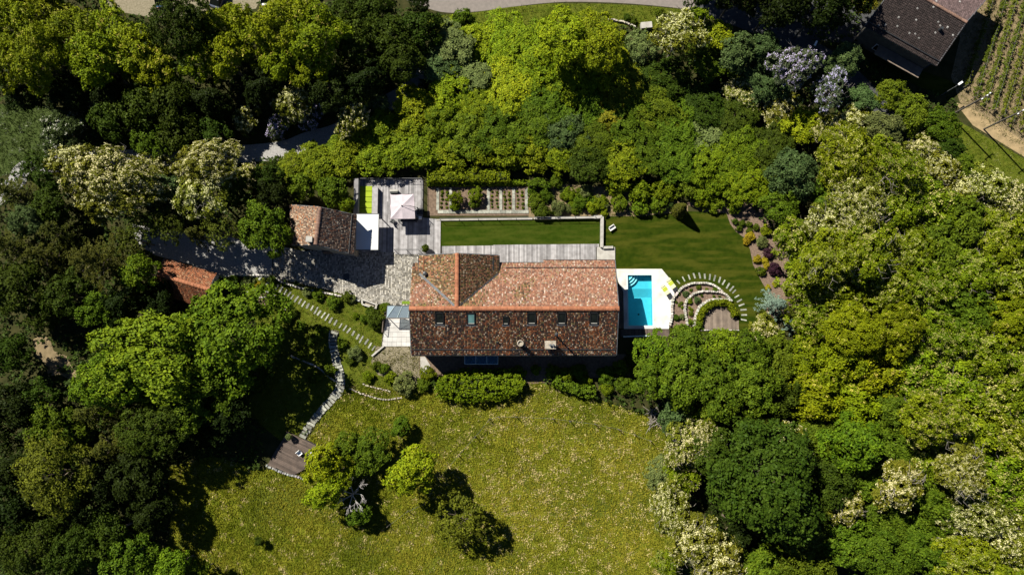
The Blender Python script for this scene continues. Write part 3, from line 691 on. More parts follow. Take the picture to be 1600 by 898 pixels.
window_on(xr_, 3.4, yb, 1.2, 1.6, 1); window_on((YS+YR_)/2, 1.2, HXR-i_, 1.2, 1.7, 1, 'x'); window_on((YS+YR_)/2, 3.3, HXL+i_, 1.2, 1.6, 1, 'x')
mb = MB(); mb.box(xr_-.6, xr_+.6, yb-.03, yb+.05, .05, 2.2); d = hp(mb.build('door', 'deck_dark')); mb = MB(); mb.box(xr_+.4, xr_+.46, yb+.05, yb+.1, 1.0, 1.15); h_ = mb.build('handle', 'dark_metal'); h_.parent = d
# ridge tiles, one by one
def ridge_run(parent, p0, p1, r, seg, m, nm='ridge_tile'):
    p0, p1 = Vector(p0), Vector(p1); L = (p1-p0).length; n = max(1, round(L/seg)); s = L/n
    mb = MB(); sec = 7; vs = []
    for e, rr in ((0, r), (1, r*1.12)):
        for k in range(sec):
            a = math.pi*k/(sec-1); vs.append((e*s*1.04, rr*math.cos(a), rr*math.sin(a)*.75))
    mb.add(vs, [(k, k+1, sec+k+1, sec+k) for k in range(sec-1)]+[tuple(range(sec)), tuple(range(2*sec-1, sec-1, -1))])
    me = mb.mesh(nm, m); d = (p1-p0).normalized(); q = d.to_track_quat('X', 'Z').to_euler()
    for k in range(n):
        o = link(nm, me); o.location = p0+d*s*k+Vector((0, 0, random.uniform(0, .012))); o.rotation_euler = q
        rel(parent, o)
ridge_run(house, (HXL-.05, YR_, ZR+.02), (HXR+.05, YR_, ZR+.02), .30, .92, 'ridge')
ridge_run(house, (xr_, yg_+.05, ZR+.03), (xr_, YR_+.25, ZR+.03), .27, .9, 'ridge')
# valleys, gutters, verge boards, snow guards
def bar(name, pts, r, m, parent, n=6):
    mb = MB()
    for a, b in zip(pts[:-1], pts[1:]): mb.tube(a, b, r, r, n)
    return rel(parent, mb.build(name, m))
def flat_bar(name, a, b, wd, up, m, parent):
    a, b = Vector(a), Vector(b); d = (b-a).normalized(); s = d.cross(Vector((0, 0, 1))).normalized()*wd/2; u = Vector((0, 0, up)); mb = MB()
    mb.add([a-s, a+s, b+s, b-s, a-s+u, a+s+u, b+s+u, b-s+u], [(3,2,1,0),(4,5,6,7),(0,1,5,4),(1,2,6,5),(2,3,7,6),(3,0,4,7)])
    return rel(parent, mb.build(name, m))
flat_bar('valley_gutter', (xw_+.05, vyW, ZW+.10), (xr_-.25, YR_+.35, ZR-.02), .32, .05, 'zinc', house)
flat_bar('valley_gutter', (xe_-.05, vyW, ZW+.07), (xr_+.25, YR_+.35, ZR-.05), .22, .05, 'dark_metal', house)
for pts in ([(HXL, YS-.08, ZE-.06), (HXR, YS-.08, ZE-.06)], [(HXR, YN+.07, ZE-.06), (HXR-u1_, YN+.07, ZE-.06)], [(HXR-u1_, ys_+.07, zz_-.06), (xe_+.1, ys_+.07, zz_-.06)], [(xe_+.07, yg_, ZW-.06), (xe_+.07, vyW, ZW-.06)], [(xw_-.07, yg_, ZW-.06), (xw_-.07, vyW, ZW-.06)]):
    bar('gutter', pts, .085, 'dark_metal', house)
for pts in ([(xw_, yg_+.04, ZW), (xr_, yg_+.04, ZR)], [(xr_, yg_+.04, ZR), (xe_, yg_+.04, ZW)], [(HXL-.05, YS, ZE), (HXL-.05, YR_, ZR)], [(HXR+.05, YS, ZE), (HXR+.05, YR_, ZR)], [(HXR+.05, YN, ZE), (HXR+.05, YR_, ZR)]):
    bar('verge_board', pts, .07, 'zinc', house)
def on_s(x, t): return Vector((x, YS+(YR_-YS)*t, ZE+(ZR-ZE)*t))
def on_n(x, t): return Vector((x, YN+(YR_-YN)*t, ZE+(ZR-ZE)*t))
up_ = Vector((0, 0, .17))
for a, b in ((HXL+.2, P(849, 547, 5.5).x), (P(866, 547, 5.5).x, HXR-.2)): bar('snow_guard', [on_s(a, .115)+up_, on_s(b, .115)+up_], .05, 'dark_metal', house)
for a, b in ((xe_+1.0, HXR-u1_-.1), (HXR-u1_, HXR-.1)): bar('snow_guard', [on_n(a, .15)+up_, on_n(b, .15)+up_], .05, 'dark_metal', house)
bar('snow_guard', [(xe_-.72, yg_-.3, ZW+.72*slw+.16), (xe_-.72, vyW+.4, ZW+.72*slw+.16)], .05, 'dark_metal', house)
bar('snow_guard', [(xw_+.6, yg_-.3, ZW+.6*slww+.16), (xw_+.6, vyW+.4, ZW+.6*slww+.16)], .05, 'ridge', house)
bar('lightning_rod', [(xr_+.05, yg_-.15, ZR+.1), (xr_+.05, yg_-.15, ZR+.75)], .03, 'dark_metal', house)
bar('lightning_rod', [(HXR-.5, YR_, ZR+.1), (HXR-.5, YR_, ZR+.6)], .03, 'dark_metal', house)
# roof lights
ang = math.atan2(ZR-ZE, YR_-YS)
for k, (px_, py_, wd, ht) in enumerate(((687, 496.5, 1.08, 1.65), (736, 497, 1.1, 1.65), (790, 500, .8, 1.15), (830.5, 496.5, 1.1, 1.65), (877.5, 496.5, 1.1, 1.65), (928, 496.5, 1.1, 1.65))):
    c = P(px_, py_, 7.2); t = (c.y-YS)/(YR_-YS); c = on_s(c.x, t)
    mb = MB(); f = .13
    for b in ((-wd/2, wd/2, -ht/2, -ht/2+f*.7), (-wd/2, wd/2, ht/2-f*1.5, ht/2), (-wd/2, -wd/2+f, -ht/2, ht/2), (wd/2-f, wd/2, -ht/2, ht/2)): mb.box(b[0], b[1], b[2], b[3], .0, .20)
    fr = mb.build('skylight', 'frame_black'); fr.location = c; fr.rotation_euler = (ang, 0, 0); hp(fr)
    mb = MB(); mb.box(-wd/2+f, wd/2-f, -ht/2+f*.7, ht/2-f*1.5, .08, .13); p = mb.build('pane', 'glass_teal' if k == 1 else 'glass_dark', fr)
    mb = MB(); mb.box(-wd/2+f, wd/2-f, -ht/2+f*.7, -ht/2+f*.7+.1, .134, .15); mb.build('sill', 'pale_concrete', fr)
    mb = MB(); mb.box(-wd/2-.08, wd/2+.08, -ht/2-.22, -ht/2-.01, .09, .115); mb.build('flashing', 'zinc', fr)
# chimneys and pipes
def at_s(px_, py_, z): return P(px_, py_, z)
c = at_s(813, 536, 7.9); zb = on_s(c.x, (c.y-YS)/(YR_-YS)).z
mb = MB(); mb.lathe([(.36, zb-.2), (.34, zb+1.9), (.42, zb+1.92), (.42, zb+2.05), (.30, zb+2.07), (.27, zb+1.85)], (c.x, c.y, 0), 14); hp(mb.build('round_chimney', 'stone_wall'))
c = at_s(860, 538.5, 8.1); zb = on_s(c.x, (c.y-YS)/(YR_-YS)).z
mb = MB(); mb.box(c.x-.6, c.x+.6, c.y-.42, c.y+.42, zb-.4, zb+2.2); ch = hp(mb.build('square_chimney', 'render_wall'))
mb = MB(); mb.box(c.x-.72, c.x+.72, c.y-.53, c.y+.53, zb+2.2, zb+2.32); o = mb.build('chimney_cap', 'stone_wall'); o.parent = ch; 
for dx in (-.02, .36):
    mb = MB(); mb.lathe([(.15, zb+2.32), (.13, zb+2.65), (.17, zb+2.67), (.11, zb+2.7)], (c.x+dx, c.y-.05, 0), 10); o = mb.build('chimney_pot', 'zinc'); o.parent = ch
c = at_s(868, 523, 6.9); zb = on_s(c.x, (c.y-YS)/(YR_-YS)).z
mb = MB(); mb.tube((c.x, c.y, zb-.2), (c.x, c.y, zb+2.9), .11, .11, 10); fl = hp(mb.build('flue_pipe', 'ridge_old'))
mb = MB(); mb.lathe([(.2, zb+2.9), (.24, zb+2.95), (.05, zb+3.1)], (c.x, c.y, 0), 10); o = mb.build('flue_cap', 'dark_metal'); o.parent = fl
for px_, py_, s in ((642+58, 481+28, .1), (777, 534, .09)):
    c = at_s(px_, py_, 6.4); zb = on_s(c.x, (c.y-YS)/(YR_-YS)).z; mb = MB(); mb.tube((c.x, c.y, zb), (c.x, c.y, zb+.5), s, s, 8); hp(mb.build('vent_pipe', 'dark_metal'))
c = P(663.5, 427, 6.8); mb = MB(); mb.lathe([(.2, 6.0), (.2, 6.6), (.3, 6.62), (.26, 6.75), (.05, 6.8)], (c.x, c.y, 0), 12); hp(mb.build('vent_cowl', 'dark_metal'))
# glass canopy on the rear wall
a, b = P(726, 557, 2.9), P(778, 568.5, 2.7); mb = MB()
yw = YS+i_
n3 = 3
cnp = hp(MB().build('glass_canopy', 'zinc')) if False else None
mb = MB()
for k in range(4):
    x_ = a.x+(b.x-a.x)*k/3; mb.tube((x_, yw, 3.0), (x_, b.y, 2.7), .035, .035, 6)
mb.tube((a.x, b.y, 2.7), (b.x, b.y, 2.7), .035, .035, 6); mb.tube((a.x, yw-.05, 3.0), (b.x, yw-.05, 3.0), .035, .035, 6)
cf = hp(mb.build('canopy_frame', 'blue_band'))
for k in range(3):
    x0 = a.x+(b.x-a.x)*k/3+.04; x1 = a.x+(b.x-a.x)*(k+1)/3-.04; mb = MB()
    mb.add([(x0,yw,3.0),(x1,yw,3.0),(x1,b.y,2.7),(x0,b.y,2.7),(x0,yw,3.02),(x1,yw,3.02),(x1,b.y,2.72),(x0,b.y,2.72)], [(0,1,2,3),(7,6,5,4),(0,4,5,1),(1,5,6,2),(2,6,7,3),(3,7,4,0)]); o = mb.build('pane', 'canopy_glass'); o.parent = cf

# ------------------------------------------------------------------ small outbuilding by the yard
def gable_roof(root, q, zE, zR, colL, colR, m_ridge, tw=.19, te=.215, mat_='tile', wall='stone_wall', ridge_w=.26, inset=.4, seg=.45, seeds=(21, 22), arch=.05):
    """q: eave-left-a, ridge-a, eave-right-a, eave-right-b, ridge-b, eave-left-b as world x,y"""
    la, ra, ea, eb, rb, lb = [Vector((*v[:2], 0)) for v in q]
    for (e0, e1, r0, r1, cf, sd) in ((la, lb, ra, rb, colL, seeds[0]), (eb, ea, rb, ra, colR, seeds[1])):
        A = Vector((e0.x, e0.y, zE)); B = Vector((e1.x, e1.y, zE)); C = Vector((r1.x, r1.y, zR)); D = Vector((r0.x, r0.y, zR))
        U = (B-A).normalized(); nrm = U.cross((D+C)/2-A).normalized(); Vv = nrm.cross(U)
        if nrm.z < 0: U = -U; A, B, C, D = B, A, D, C; nrm = -nrm; Vv = nrm.cross(U)
        C = C-nrm*(C-A).dot(nrm); D = D-nrm*(D-A).dot(nrm)
        poly = [((X-A).dot(U), (X-A).dot(Vv)) for X in (A, B, C, D)]
        rel(root, tile_field('roof_tiles', None, A, U, Vv, poly, tw, te, cf, seed=sd, m=mat_, arch=arch))
        mb = MB(); o_ = nrm*-.06; mb.add([A+o_, B+o_, C+o_, D+o_], [(0, 1, 2, 3)]); rel(root, mb.build('roof', 'under'))
        bar('gutter', [A+Vector((0, 0, -.07)), B+Vector((0, 0, -.07))], .07, 'dark_metal', root)
        bar('verge_board', [A, D], .06, 'zinc', root); bar('verge_board', [B, C], .06, 'zinc', root)
    ridge_run(root, (ra.x, ra.y, zR+.02), (rb.x, rb.y, zR+.02), ridge_w, seg, m_ridge)
    cen = (la+lb+ea+eb)/4; sh = lambda p, k=.9: cen+(p-cen)*k
    la2, ea2, eb2, lb2 = [sh(p) for p in (la, ea, eb, lb)]; ra2, rb2 = sh(ra), sh(rb); zt = zE-.1
    vs = [(*p[:2], 0) for p in (la2, ea2, eb2, lb2)]+[(*p[:2], zt) for p in (la2, ea2, eb2, lb2)]+[(*ra2[:2], zR-.25), (*rb2[:2], zR-.25)]
    mb = MB(); mb.add(vs, [(0,1,5,8,4),(1,2,6,5),(2,3,7,9,6),(3,0,4,7)]); rel(root, mb.build('wall', wall))
    return la2, ea2, eb2, lb2
q = [P(453, 320, 4.8), P(500, 323.5, 7.1), P(557, 336, 4.8), P(552, 397.5, 4.8), P(493, 382, 7.1), P(456.5, 383, 4.8)]
shed = thing('stone_outbuilding', 'small gabled outbuilding with weathered brown tile roof beside the timber terrace', 'building', ((q[0]+q[3])/2)*Vector((1, 1, 0)))
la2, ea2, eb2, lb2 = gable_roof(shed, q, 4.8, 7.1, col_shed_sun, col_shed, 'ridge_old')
a = P(552, 397.5, 4.8); b = P(557, 336, 4.8); rr = P(493, 382, 7.1); r2 = P(500, 323.5, 7.1)
s0 = Vector((a.x, a.y, 4.8)).lerp(Vector((rr.x, rr.y, 7.1)), .12)+Vector((0, 0, .15)); s1 = Vector((b.x, b.y, 4.8)).lerp(Vector((r2.x, r2.y, 7.1)), .12)+Vector((0, 0, .15))
bar('snow_guard', [s0, s1], .05, 'dark_metal', shed)
c = P(483, 373.5, 7.4); mb = MB(); mb.box(c.x-.35, c.x+.35, c.y-.32, c.y+.32, 6.0, 7.4); ch = rel(shed, mb.build('chimney', 'render_wall')); mb = MB(); mb.box(c.x-.42, c.x+.42, c.y-.39, c.y+.39, 7.4, 7.5); o = mb.build('chimney_cap', 'pale_concrete'); o.parent = ch
d0 = lb2.lerp(eb2, .45); mb = MB(); mb.box(d0.x-.5, d0.x+.5, d0.y-.25, d0.y+.0, 0, 2.1); rel(shed, mb.build('door', 'deck_dark'))
# low red-roofed building at the drive
q = [P(256, 404, 2.9), P(246, 428, 4.1), P(232, 452, 2.9), P(309, 478, 2.9), P(327, 452, 4.1), P(338, 427, 2.9)]
rb_ = thing('garage', 'low garage with bright orange-red tile roof half under trees by the drive', 'building', ((q[0]+q[3])/2)*Vector((1, 1, 0)))
gable_roof(rb_, q, 2.9, 4.1, col_red, col_red, 'ridge', wall='render_wall', seeds=(31, 32))
# big brown house in the top corner
M['dim_wall'] = mat('brown_render', (0.13, 0.115, 0.09), (0.09, 0.08, 0.065), 1.5, 0.9)
q = [P(1351, 41, 5.5), P(1402, -27, 7.6), P(1455, -92, 5.5), P(1565, -28, 5.5), P(1510, 35, 7.6), P(1463, 103, 5.5)]
bh = thing('chalet_house', 'large house with plain dark brown roof at the vineyard corner', 'house', ((q[0]+q[3])/2)*Vector((1, 1, 0)))
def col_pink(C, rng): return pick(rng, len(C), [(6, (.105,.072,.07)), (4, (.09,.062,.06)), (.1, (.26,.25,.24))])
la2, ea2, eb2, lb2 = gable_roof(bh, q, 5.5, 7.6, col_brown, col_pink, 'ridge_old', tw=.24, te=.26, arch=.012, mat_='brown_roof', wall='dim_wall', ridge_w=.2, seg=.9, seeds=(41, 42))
A_, B_ = P(1351, 41, 5.5), P(1463, 103, 5.5); R0, R1 = P(1402, -27, 7.6), P(1510, 35, 7.6)
bar('snow_guard', [A_.lerp(R0, .09)+Vector((0, 0, .2)), B_.lerp(R1, .09)+Vector((0, 0, .2))], .06, 'dark_metal', bh)
c = A_.lerp(B_, .78).lerp(R0.lerp(R1, .78), .62); mb = MB(); mb.tube(c, c+Vector((0, 0, .7)), .22, .2, 8); rel(bh, mb.build('vent_pipe', 'dark_metal'))
for k, t in enumerate((.35, .62, .86)):
    p = lb2.lerp(la2, t) if False else la2.lerp(lb2, t); d = (lb2-la2).normalized(); nn = Vector((d.y, -d.x, 0))
    if (p-(la2+ea2)/2).dot(nn) < 0: nn = -nn
    mb = MB(); mx = Matrix.Translation(p+nn*.02)@Matrix.Rotation(math.atan2(d.y, d.x), 4, 'Z'); mb.box(-.8, .8, -.04, .05, .9, 2.3, mx); fr = rel(bh, mb.build('window', 'white_paint'))
    mb = MB(); mb.box(-.7, .7, -.06, .07, 1.0, 2.2, mx); o = mb.build('pane', 'glass_dark'); o.parent = fr
d = (lb2-la2).normalized(); nn = Vector((d.y, -d.x, 0)); nn = nn if nn.dot(la2-ea2) > 0 else -nn
mb = MB(); mb.prism([tuple((la2.lerp(lb2, .3)+nn*.1)[:2]), tuple((lb2+nn*.1)[:2]), tuple((lb2+nn*1.7)[:2]), tuple((la2.lerp(lb2, .3)+nn*1.7)[:2])], 2.5, 2.65); rel(bh, mb.build('balcony', 'deck_tan'))

# ------------------------------------------------------------------ decks, plank by plank
UNIT = {}
def unit_box(m):
    if m not in UNIT:
        mb = MB(); mb.box(-.5, .5, -.5, .5, -.5, .5); UNIT[m] = mb.mesh('plank', m)
    return UNIT[m]
def box_obj(name, m, parent, cx, cy, cz, sx, sy, sz, rz=0.0):
    o = link(name, unit_box(m)); o.location = (cx, cy, cz); o.scale = (sx, sy, sz); o.rotation_euler = (0, 0, rz)
    if parent is not None: rel(parent, o)
    return o
def planks(root, outline, ang, wd, z, m, gap=.012, thick=.04, zjit=.006, split=None):
    """boards at angle ang clipped to an outline of world points"""
    ca, sa = math.cos(ang), math.sin(ang)
    q = [(p[0]*ca+p[1]*sa, -p[0]*sa+p[1]*ca) for p in outline]           # along, across
    v0, v1 = min(b for a, b in q), max(b for a, b in q); n = int((v1-v0)/wd)
    for k in range(n):
        v = v0+(k+.5)*wd; xs = []
        for i in range(len(q)):
            (a0, b0), (a1, b1) = q[i], q[(i+1) % len(q)]
            if (b0 <= v) != (b1 <= v): xs.append(a0+(a1-a0)*(v-b0)/(b1-b0))
        xs.sort()
        for a, b in zip(xs[::2], xs[1::2]):
            if b-a < .15: continue
            cuts = [a, b]
            if split and b-a > split*1.3: cuts = [a, a+(b-a)*random.uniform(.3, .7), b]
            for a, b in zip(cuts[:-1], cuts[1:]):
                u = (a+b)/2; box_obj('plank', m, root, u*ca-v*sa, u*sa+v*ca, z-thick/2+random.uniform(-zjit, zjit), b-a-.006, wd-gap, thick, ang)
def deck_base(root, outline, z):
    mb = MB(); mb.prism([tuple(p[:2]) for p in outline], .012, z-.055); rel(root, mb.build('joist_frame', 'joist'))
DZ = .16
up_out = [P(x, y, DZ) for x, y in ((553, 280), (661, 280), (661, 340), (688, 343), (688, 397), (617, 397), (617, 394), (553, 394))]
deck = thing('timber_deck', 'grey weathered plank terrace under the parasol and daybed', 'deck', P(620, 340)*Vector((1, 1, 0)))
deck_base(deck, up_out, DZ); planks(deck, up_out, math.pi/2, .215, DZ, 'deck_grey', split=5.0)
lo_out = [P(x, y, DZ) for x, y in ((688.5, 384.5), (770, 383.5), (770, 382.5), (936, 381), (936, 386), (932, 386), (932, 412), (847, 424), (688.5, 424))]
walk = thing('timber_deck', 'long pale plank walkway between the upper lawn and the farmhouse', 'deck', P(820, 400)*Vector((1, 1, 0)))
deck_base(walk, lo_out, DZ); planks(walk, lo_out, math.pi/2, .235, DZ, 'deck_grey')
# concrete landing at the end of the walkway
mb = MB(); mb.prism([tuple(P(x, y, .15)[:2]) for x, y in ((932.5, 386), (961, 386), (961, 426), (932.5, 418))], .013, .15); tag(mb.build('concrete_landing', 'pale_concrete'), 'pale concrete landing slab at the pool end of the plank walkway', 'slab')
# retaining wall round the upper lawn
def wall_run(name, label, pts, width, height, m='pale_concrete', z0=0.0, cat='wall'):
    root = thing(name, label, cat, P(*pts[0])*Vector((1, 1, 0)))
    for a, b in zip(pts[:-1], pts[1:]):
        A, B = P(*a, height), P(*b, height); d = (B-A); d.z = 0; L = d.length; d.normalize(); n = max(1, round(L/1.6))
        for k in range(n):
            c = A+d*(L*(k+.5)/n); box_obj('block', m, root, c.x, c.y, z0+(height-z0)/2+.002*(k % 2), L/n-.008, width, height-z0, math.atan2(d.y, d.x))
    return root
wall_run('garden_wall', 'low pale concrete wall between the vegetable beds and the upper lawn', [(682, 343.5), (832, 341.5)], .22, .22)
wall_run('garden_wall', 'taller pale concrete wall stretch ending at the lawn corner', [(834, 341), (928, 339.5)], .24, .55)
wall_run('garden_wall', 'pale concrete wall closing the short end of the upper lawn', [(928, 339), (941, 338.5), (940.5, 386)], .42, .62)
wall_run('bench_block', 'short pale concrete bench block on the landing by the lawn', [(942, 386.5), (958, 386)], .34, .5, cat='bench')
def railing(label, pts, h, n_wire=3, r=.022, step=1.7, z0=.1, name='cable_railing', px=True, m='cable', rr=None):
    c = [P(*p, z0) for p in pts] if px else [Vector(p) for p in pts]
    root = thing(name, label, 'railing', (c[0].x, c[0].y, 0)); run = []
    for a, b in zip(c[:-1], c[1:]):
        L = (b-a).length; n = max(1, round(L/step)); run += [a.lerp(b, k/n) for k in range(n)]
    run.append(c[-1])
    mbp = MB(); mbp.box(-.025, .025, -.025, .025, 0, h); me = mbp.mesh('post', m)
    for p in run:
        o = link('post', me); o.location = p; rel(root, o)
    rr = rr or r*1.4
    bar('top_rail', [p+Vector((0, 0, h)) for p in c], rr, m, root, 6)
    for k in range(n_wire): bar('cable', [p+Vector((0, 0, h*(k+.6)/(n_wire+.6))) for p in c], .010, m, root, 4)
    return root
railing('thin steel cable railing on the low wall above the upper lawn', [(688, 343.5), (836, 341.5), (930, 340)], 1.0, 2, z0=.2, step=2.6)
railing('steel railing round the hedge side of the parasol terrace', [(560, 281.5), (660, 281), (660.5, 329)], 1.0, 4, z0=DZ)
railing('dark steel handrail where the terrace meets the cobbled yard', [(617, 391), (655, 391)], .95, 2, z0=DZ, r=.03)
# timber screen, daybed, backrest
def slat_block(name, label, cat, x0, x1, y0, y1, z0, z1, m, n, along='y'):
    root = thing(name, label, cat, ((x0+x1)/2, (y0+y1)/2, 0)); d = (z1-z0)/n
    for k in range(n): box_obj('board', m, root, (x0+x1)/2, (y0+y1)/2, z0+d*(k+.5), (x1-x0)-(.012 if k % 2 else 0), (y1-y0)-(.012 if k % 2 else 0), d-.01)
    box_obj('cap', m, root, (x0+x1)/2, (y0+y1)/2, z1+.02, (x1-x0)+.05, (y1-y0)+.05, .04)
    return root
a, b = P(553.5, 279, 1.7), P(558.5, 335, 1.7); slat_block('timber_screen', 'tall grey timber screen wall along the lime daybed', 'screen', a.x, b.x, b.y, a.y, DZ, 1.65, 'deck_grey', 7)
a, b = P(582, 292.5, .95), P(589.5, 334, .95); slat_block('timber_partition', 'low grey timber partition between daybed and parasol', 'partition', a.x, b.x, b.y, a.y, DZ, .95, 'deck_grey', 4)
a, b = P(559.5, 290.5, .5), P(581.5, 333.5, .5)
bed = thing('daybed', 'lime green cushioned daybed between two grey timber walls', 'daybed', ((a.x+b.x)/2, (a.y+b.y)/2, 0))
box_obj('bed_frame', 'deck_dark', bed, (a.x+b.x)/2, (a.y+b.y)/2, .26, b.x-a.x-.04, a.y-b.y-.04, .2)
mb = MB(); hw, hd = (b.x-a.x)/2-.02, (a.y-b.y)/10-.015; pr = [(1.0, .0), (1.0, .10), (.96, .15), (.88, .17)]
vs = [];
for s, z in pr: vs += [(-hw*s, -hd*s, z), (hw*s, -hd*s, z), (hw*s, hd*s, z), (-hw*s, hd*s, z)]
fs = [(3, 2, 1, 0), (12, 13, 14, 15)]
for k in range(3): fs += [(k*4+i, k*4+(i+1) % 4, k*4+4+(i+1) % 4, k*4+4+i) for i in range(4)]
mb.add(vs, fs); me = mb.mesh('cushion', 'green_pad', smooth=False)
for k in range(5):
    o = link('cushion', me); o.location = ((a.x+b.x)/2, b.y+(k+.5)*(a.y-b.y)/5, .36); rel(bed, o)
# white flat roof on posts
ZC = 2.5
a, b = P(557, 334.5, ZC), P(590.5, 390, ZC)
cp = thing('flat_canopy', 'white flat roof canopy beside the weathered tile outbuilding', 'canopy', ((a.x+b.x)/2, (a.y+b.y)/2, 0))
mb = MB(); mb.box(a.x, b.x, b.y, a.y, ZC-.14, ZC); rel(cp, mb.build('roof_slab', 'white'))
mb = MB()
for (x0, x1, y0, y1) in ((b.x, b.x+.07, b.y-.07, a.y+.07), (a.x, b.x, a.y, a.y+.07), (a.x, b.x, b.y-.07, b.y)): mb.box(x0, x1, y0, y1, ZC-.2, ZC+.05)
rel(cp, mb.build('edge_trim', 'zinc'))
for x_, y_ in ((b.x-.1, a.y-.1), (b.x-.1, b.y+.1), (a.x+.1, b.y+.1), (a.x+.1, a.y-.1)): box_obj('post', 'dark_metal', cp, x_, y_, (ZC-.14+DZ)/2, .1, .1, ZC-.14-DZ)
# parasol
zc = 2.75
cn = [P(609.5, 304, zc), P(646.5, 303, zc), P(648.5, 341.5, zc), P(610, 342, zc)]; ctr = (cn[0]+cn[1]+cn[2]+cn[3])/4
par = thing('parasol', 'square mauve-white cantilever parasol over the outdoor dining table', 'parasol', (ctr.x, ctr.y, 0))
apex = ctr+Vector((0, 0, .5)); ring = []
for k in range(4): ring += [cn[k], (cn[k]+cn[(k+1) % 4])/2]
for k in range(8):
    mb = MB(); A, B = ring[k], ring[(k+1) % 8]; vs = []; N_ = 4
    idx = {}
    for i in range(N_+1):
        for j in range(i+1):
            t = i/N_; s = j/i if i else 0; p = apex.lerp(A.lerp(B, s), t); p = p-Vector((0, 0, .09*math.sin(math.pi*s)*t)); idx[(i, j)] = len(vs); vs.append(p)
    fs = []
    for i in range(N_):
        for j in range(i+1):
            fs.append((idx[(i, j)], idx[(i+1, j)], idx[(i+1, j+1)]))
            if j < i: fs.append((idx[(i, j)], idx[(i+1, j+1)], idx[(i, j+1)]))
    o_ = len(vs); vs += [A-Vector((0, 0, .18)), B-Vector((0, 0, .18))]; fs.append((idx[(N_, 0)], o_, o_+1, idx[(N_, N_)]))
    mb.add(vs, fs); rel(par, mb.build('canopy_panel', 'canvas'))
    bar('rib', [apex-Vector((0, 0, .06)), ring[k]-Vector((0, 0, .03))], .015, 'dark_metal', par, 5)
bar('hub', [apex-Vector((0, 0, .1)), apex+Vector((0, 0, .10))], .09, 'dark_metal', par, 8)
mast = P(654.5, 327.5, 1.3); mast.z = 0
bar('mast', [mast+Vector((0, 0, DZ)), mast+Vector((0, 0, 2.9))], .05, 'dark_metal', par, 8)
bar('arm', [mast+Vector((0, 0, 2.4)), mast.lerp(Vector((apex.x, apex.y, 0)), .45)+Vector((0, 0, 3.55)), Vector((apex.x, apex.y, apex.z+.12))], .035, 'dark_metal', par, 6)
box_obj('base', 'dark_metal', par, mast.x, mast.y, DZ+.06, .9, .9, .1)
# table and benches under the parasol
a, b = P(617, 318, .75), P(652, 349, .75)
tb = thing('dining_table', 'dark grey outdoor table half hidden under the parasol', 'table', ((a.x+b.x)/2, (a.y+b.y)/2, 0))
tx0, tx1, ty0, ty1 = P(622, 340, .75).x, P(647, 340, .75).x, P(640, 347, .75).y, P(640, 322, .75).y
for k in range(6): box_obj('table_board', 'dark_metal', tb, (tx0+tx1)/2, ty0+(k+.5)*(ty1-ty0)/6, DZ+.73, tx1-tx0, (ty1-ty0)/6-.012, .04)
for x_ in (tx0+.1, tx1-.1):
    for y_ in (ty0+.1, ty1-.1): box_obj('leg', 'dark_metal', tb, x_, y_, DZ+.36, .07, .07, .70)
def chair(px, py, rz, label, m='dark_metal', z=DZ, group=None, w_=.52, seatm=None):
    p = P(px, py, z+.45); r = thing('garden_chair', label, 'chair', (p.x, p.y, z), rz, group)
    def bx(n, x, y, zz, sx, sy, sz, mm=m, rx=0):
        o = link(n, unit_box(mm), r); o.location = (x, y, zz); o.scale = (sx, sy, sz); o.rotation_euler = (rx, 0, 0)
    bx('seat', 0, 0, .44, w_, .5, .05, seatm or m); bx('backrest', 0, .30, .70, w_, .05, .5, seatm or m, -.35)
    for x_ in (-w_/2+.03, w_/2-.03):
        for y_ in (-.22, .22): bx('leg', x_, y_, .21, .04, .04, .42)
        bx('armrest', x_, .02, .62, .05, .45, .03)
    return r
chair(650, 344, -.4, 'dark chair at the table edge nearest the white cube lamp')
chair(614, 345, 2.6, 'dark chair peeping out at the parasol corner above the grey planks')
a = P(615.5, 299, .8)
cs = thing('side_console', 'narrow pale grey console table behind the parasol', 'table', (a.x, a.y, 0))
box_obj('top', 'pale_concrete', cs, a.x, a.y+.1, DZ+.82, 1.15, .32, .05); box_obj('body', 'dark_metal', cs, a.x, a.y, DZ+.4, 1.05, .5, .74)
for dx in (-.25, .27): box_obj('door', 'joist', cs, a.x+dx, a.y-.26, DZ+.4, .48, .03, .66)
a = P(656.5, 340.5, .4); cb = thing('lamp_cube', 'small white cube lamp standing on the shaded terrace', 'lamp', (a.x, a.y, DZ))
o = box_obj('shade', 'white_paint', cb, a.x, a.y, DZ+.22, .38, .38, .38); o = box_obj('base', 'zinc', cb, a.x, a.y, DZ+.02, .3, .3, .03)
# clipped ball in a pot
def potted(px, py, r, z, label, kind='box', potm='dark_metal', name='potted_shrub'):
    p = P(px, py, z+.9); root = thing(name, label, 'plant', (p.x, p.y, z)); R = r*mpp(px, py, z)
    mb = MB(); mb.lathe([(R*.55, 0), (R*.75, .5), (R*.8, .52), (R*.7, .5)], (0, 0, 0), 14); mb.build('pot', potm, root)
    me, bl, R0 = crown_proto(kind, 'T', 1); o = link('foliage', me, root); o.location = (0, 0, .5+R*.8); s = R/R0/.95; o.scale = (s, s, s)
    mb = MB(); mb.tube((0, 0, .45), (0, 0, .5+R), .04, .03, 6); mb.build('stem', 'bark', root)
    return root
potted(664.5, 387.5, 6.0, DZ, 'round clipped box ball in a dark pot at the walkway start')
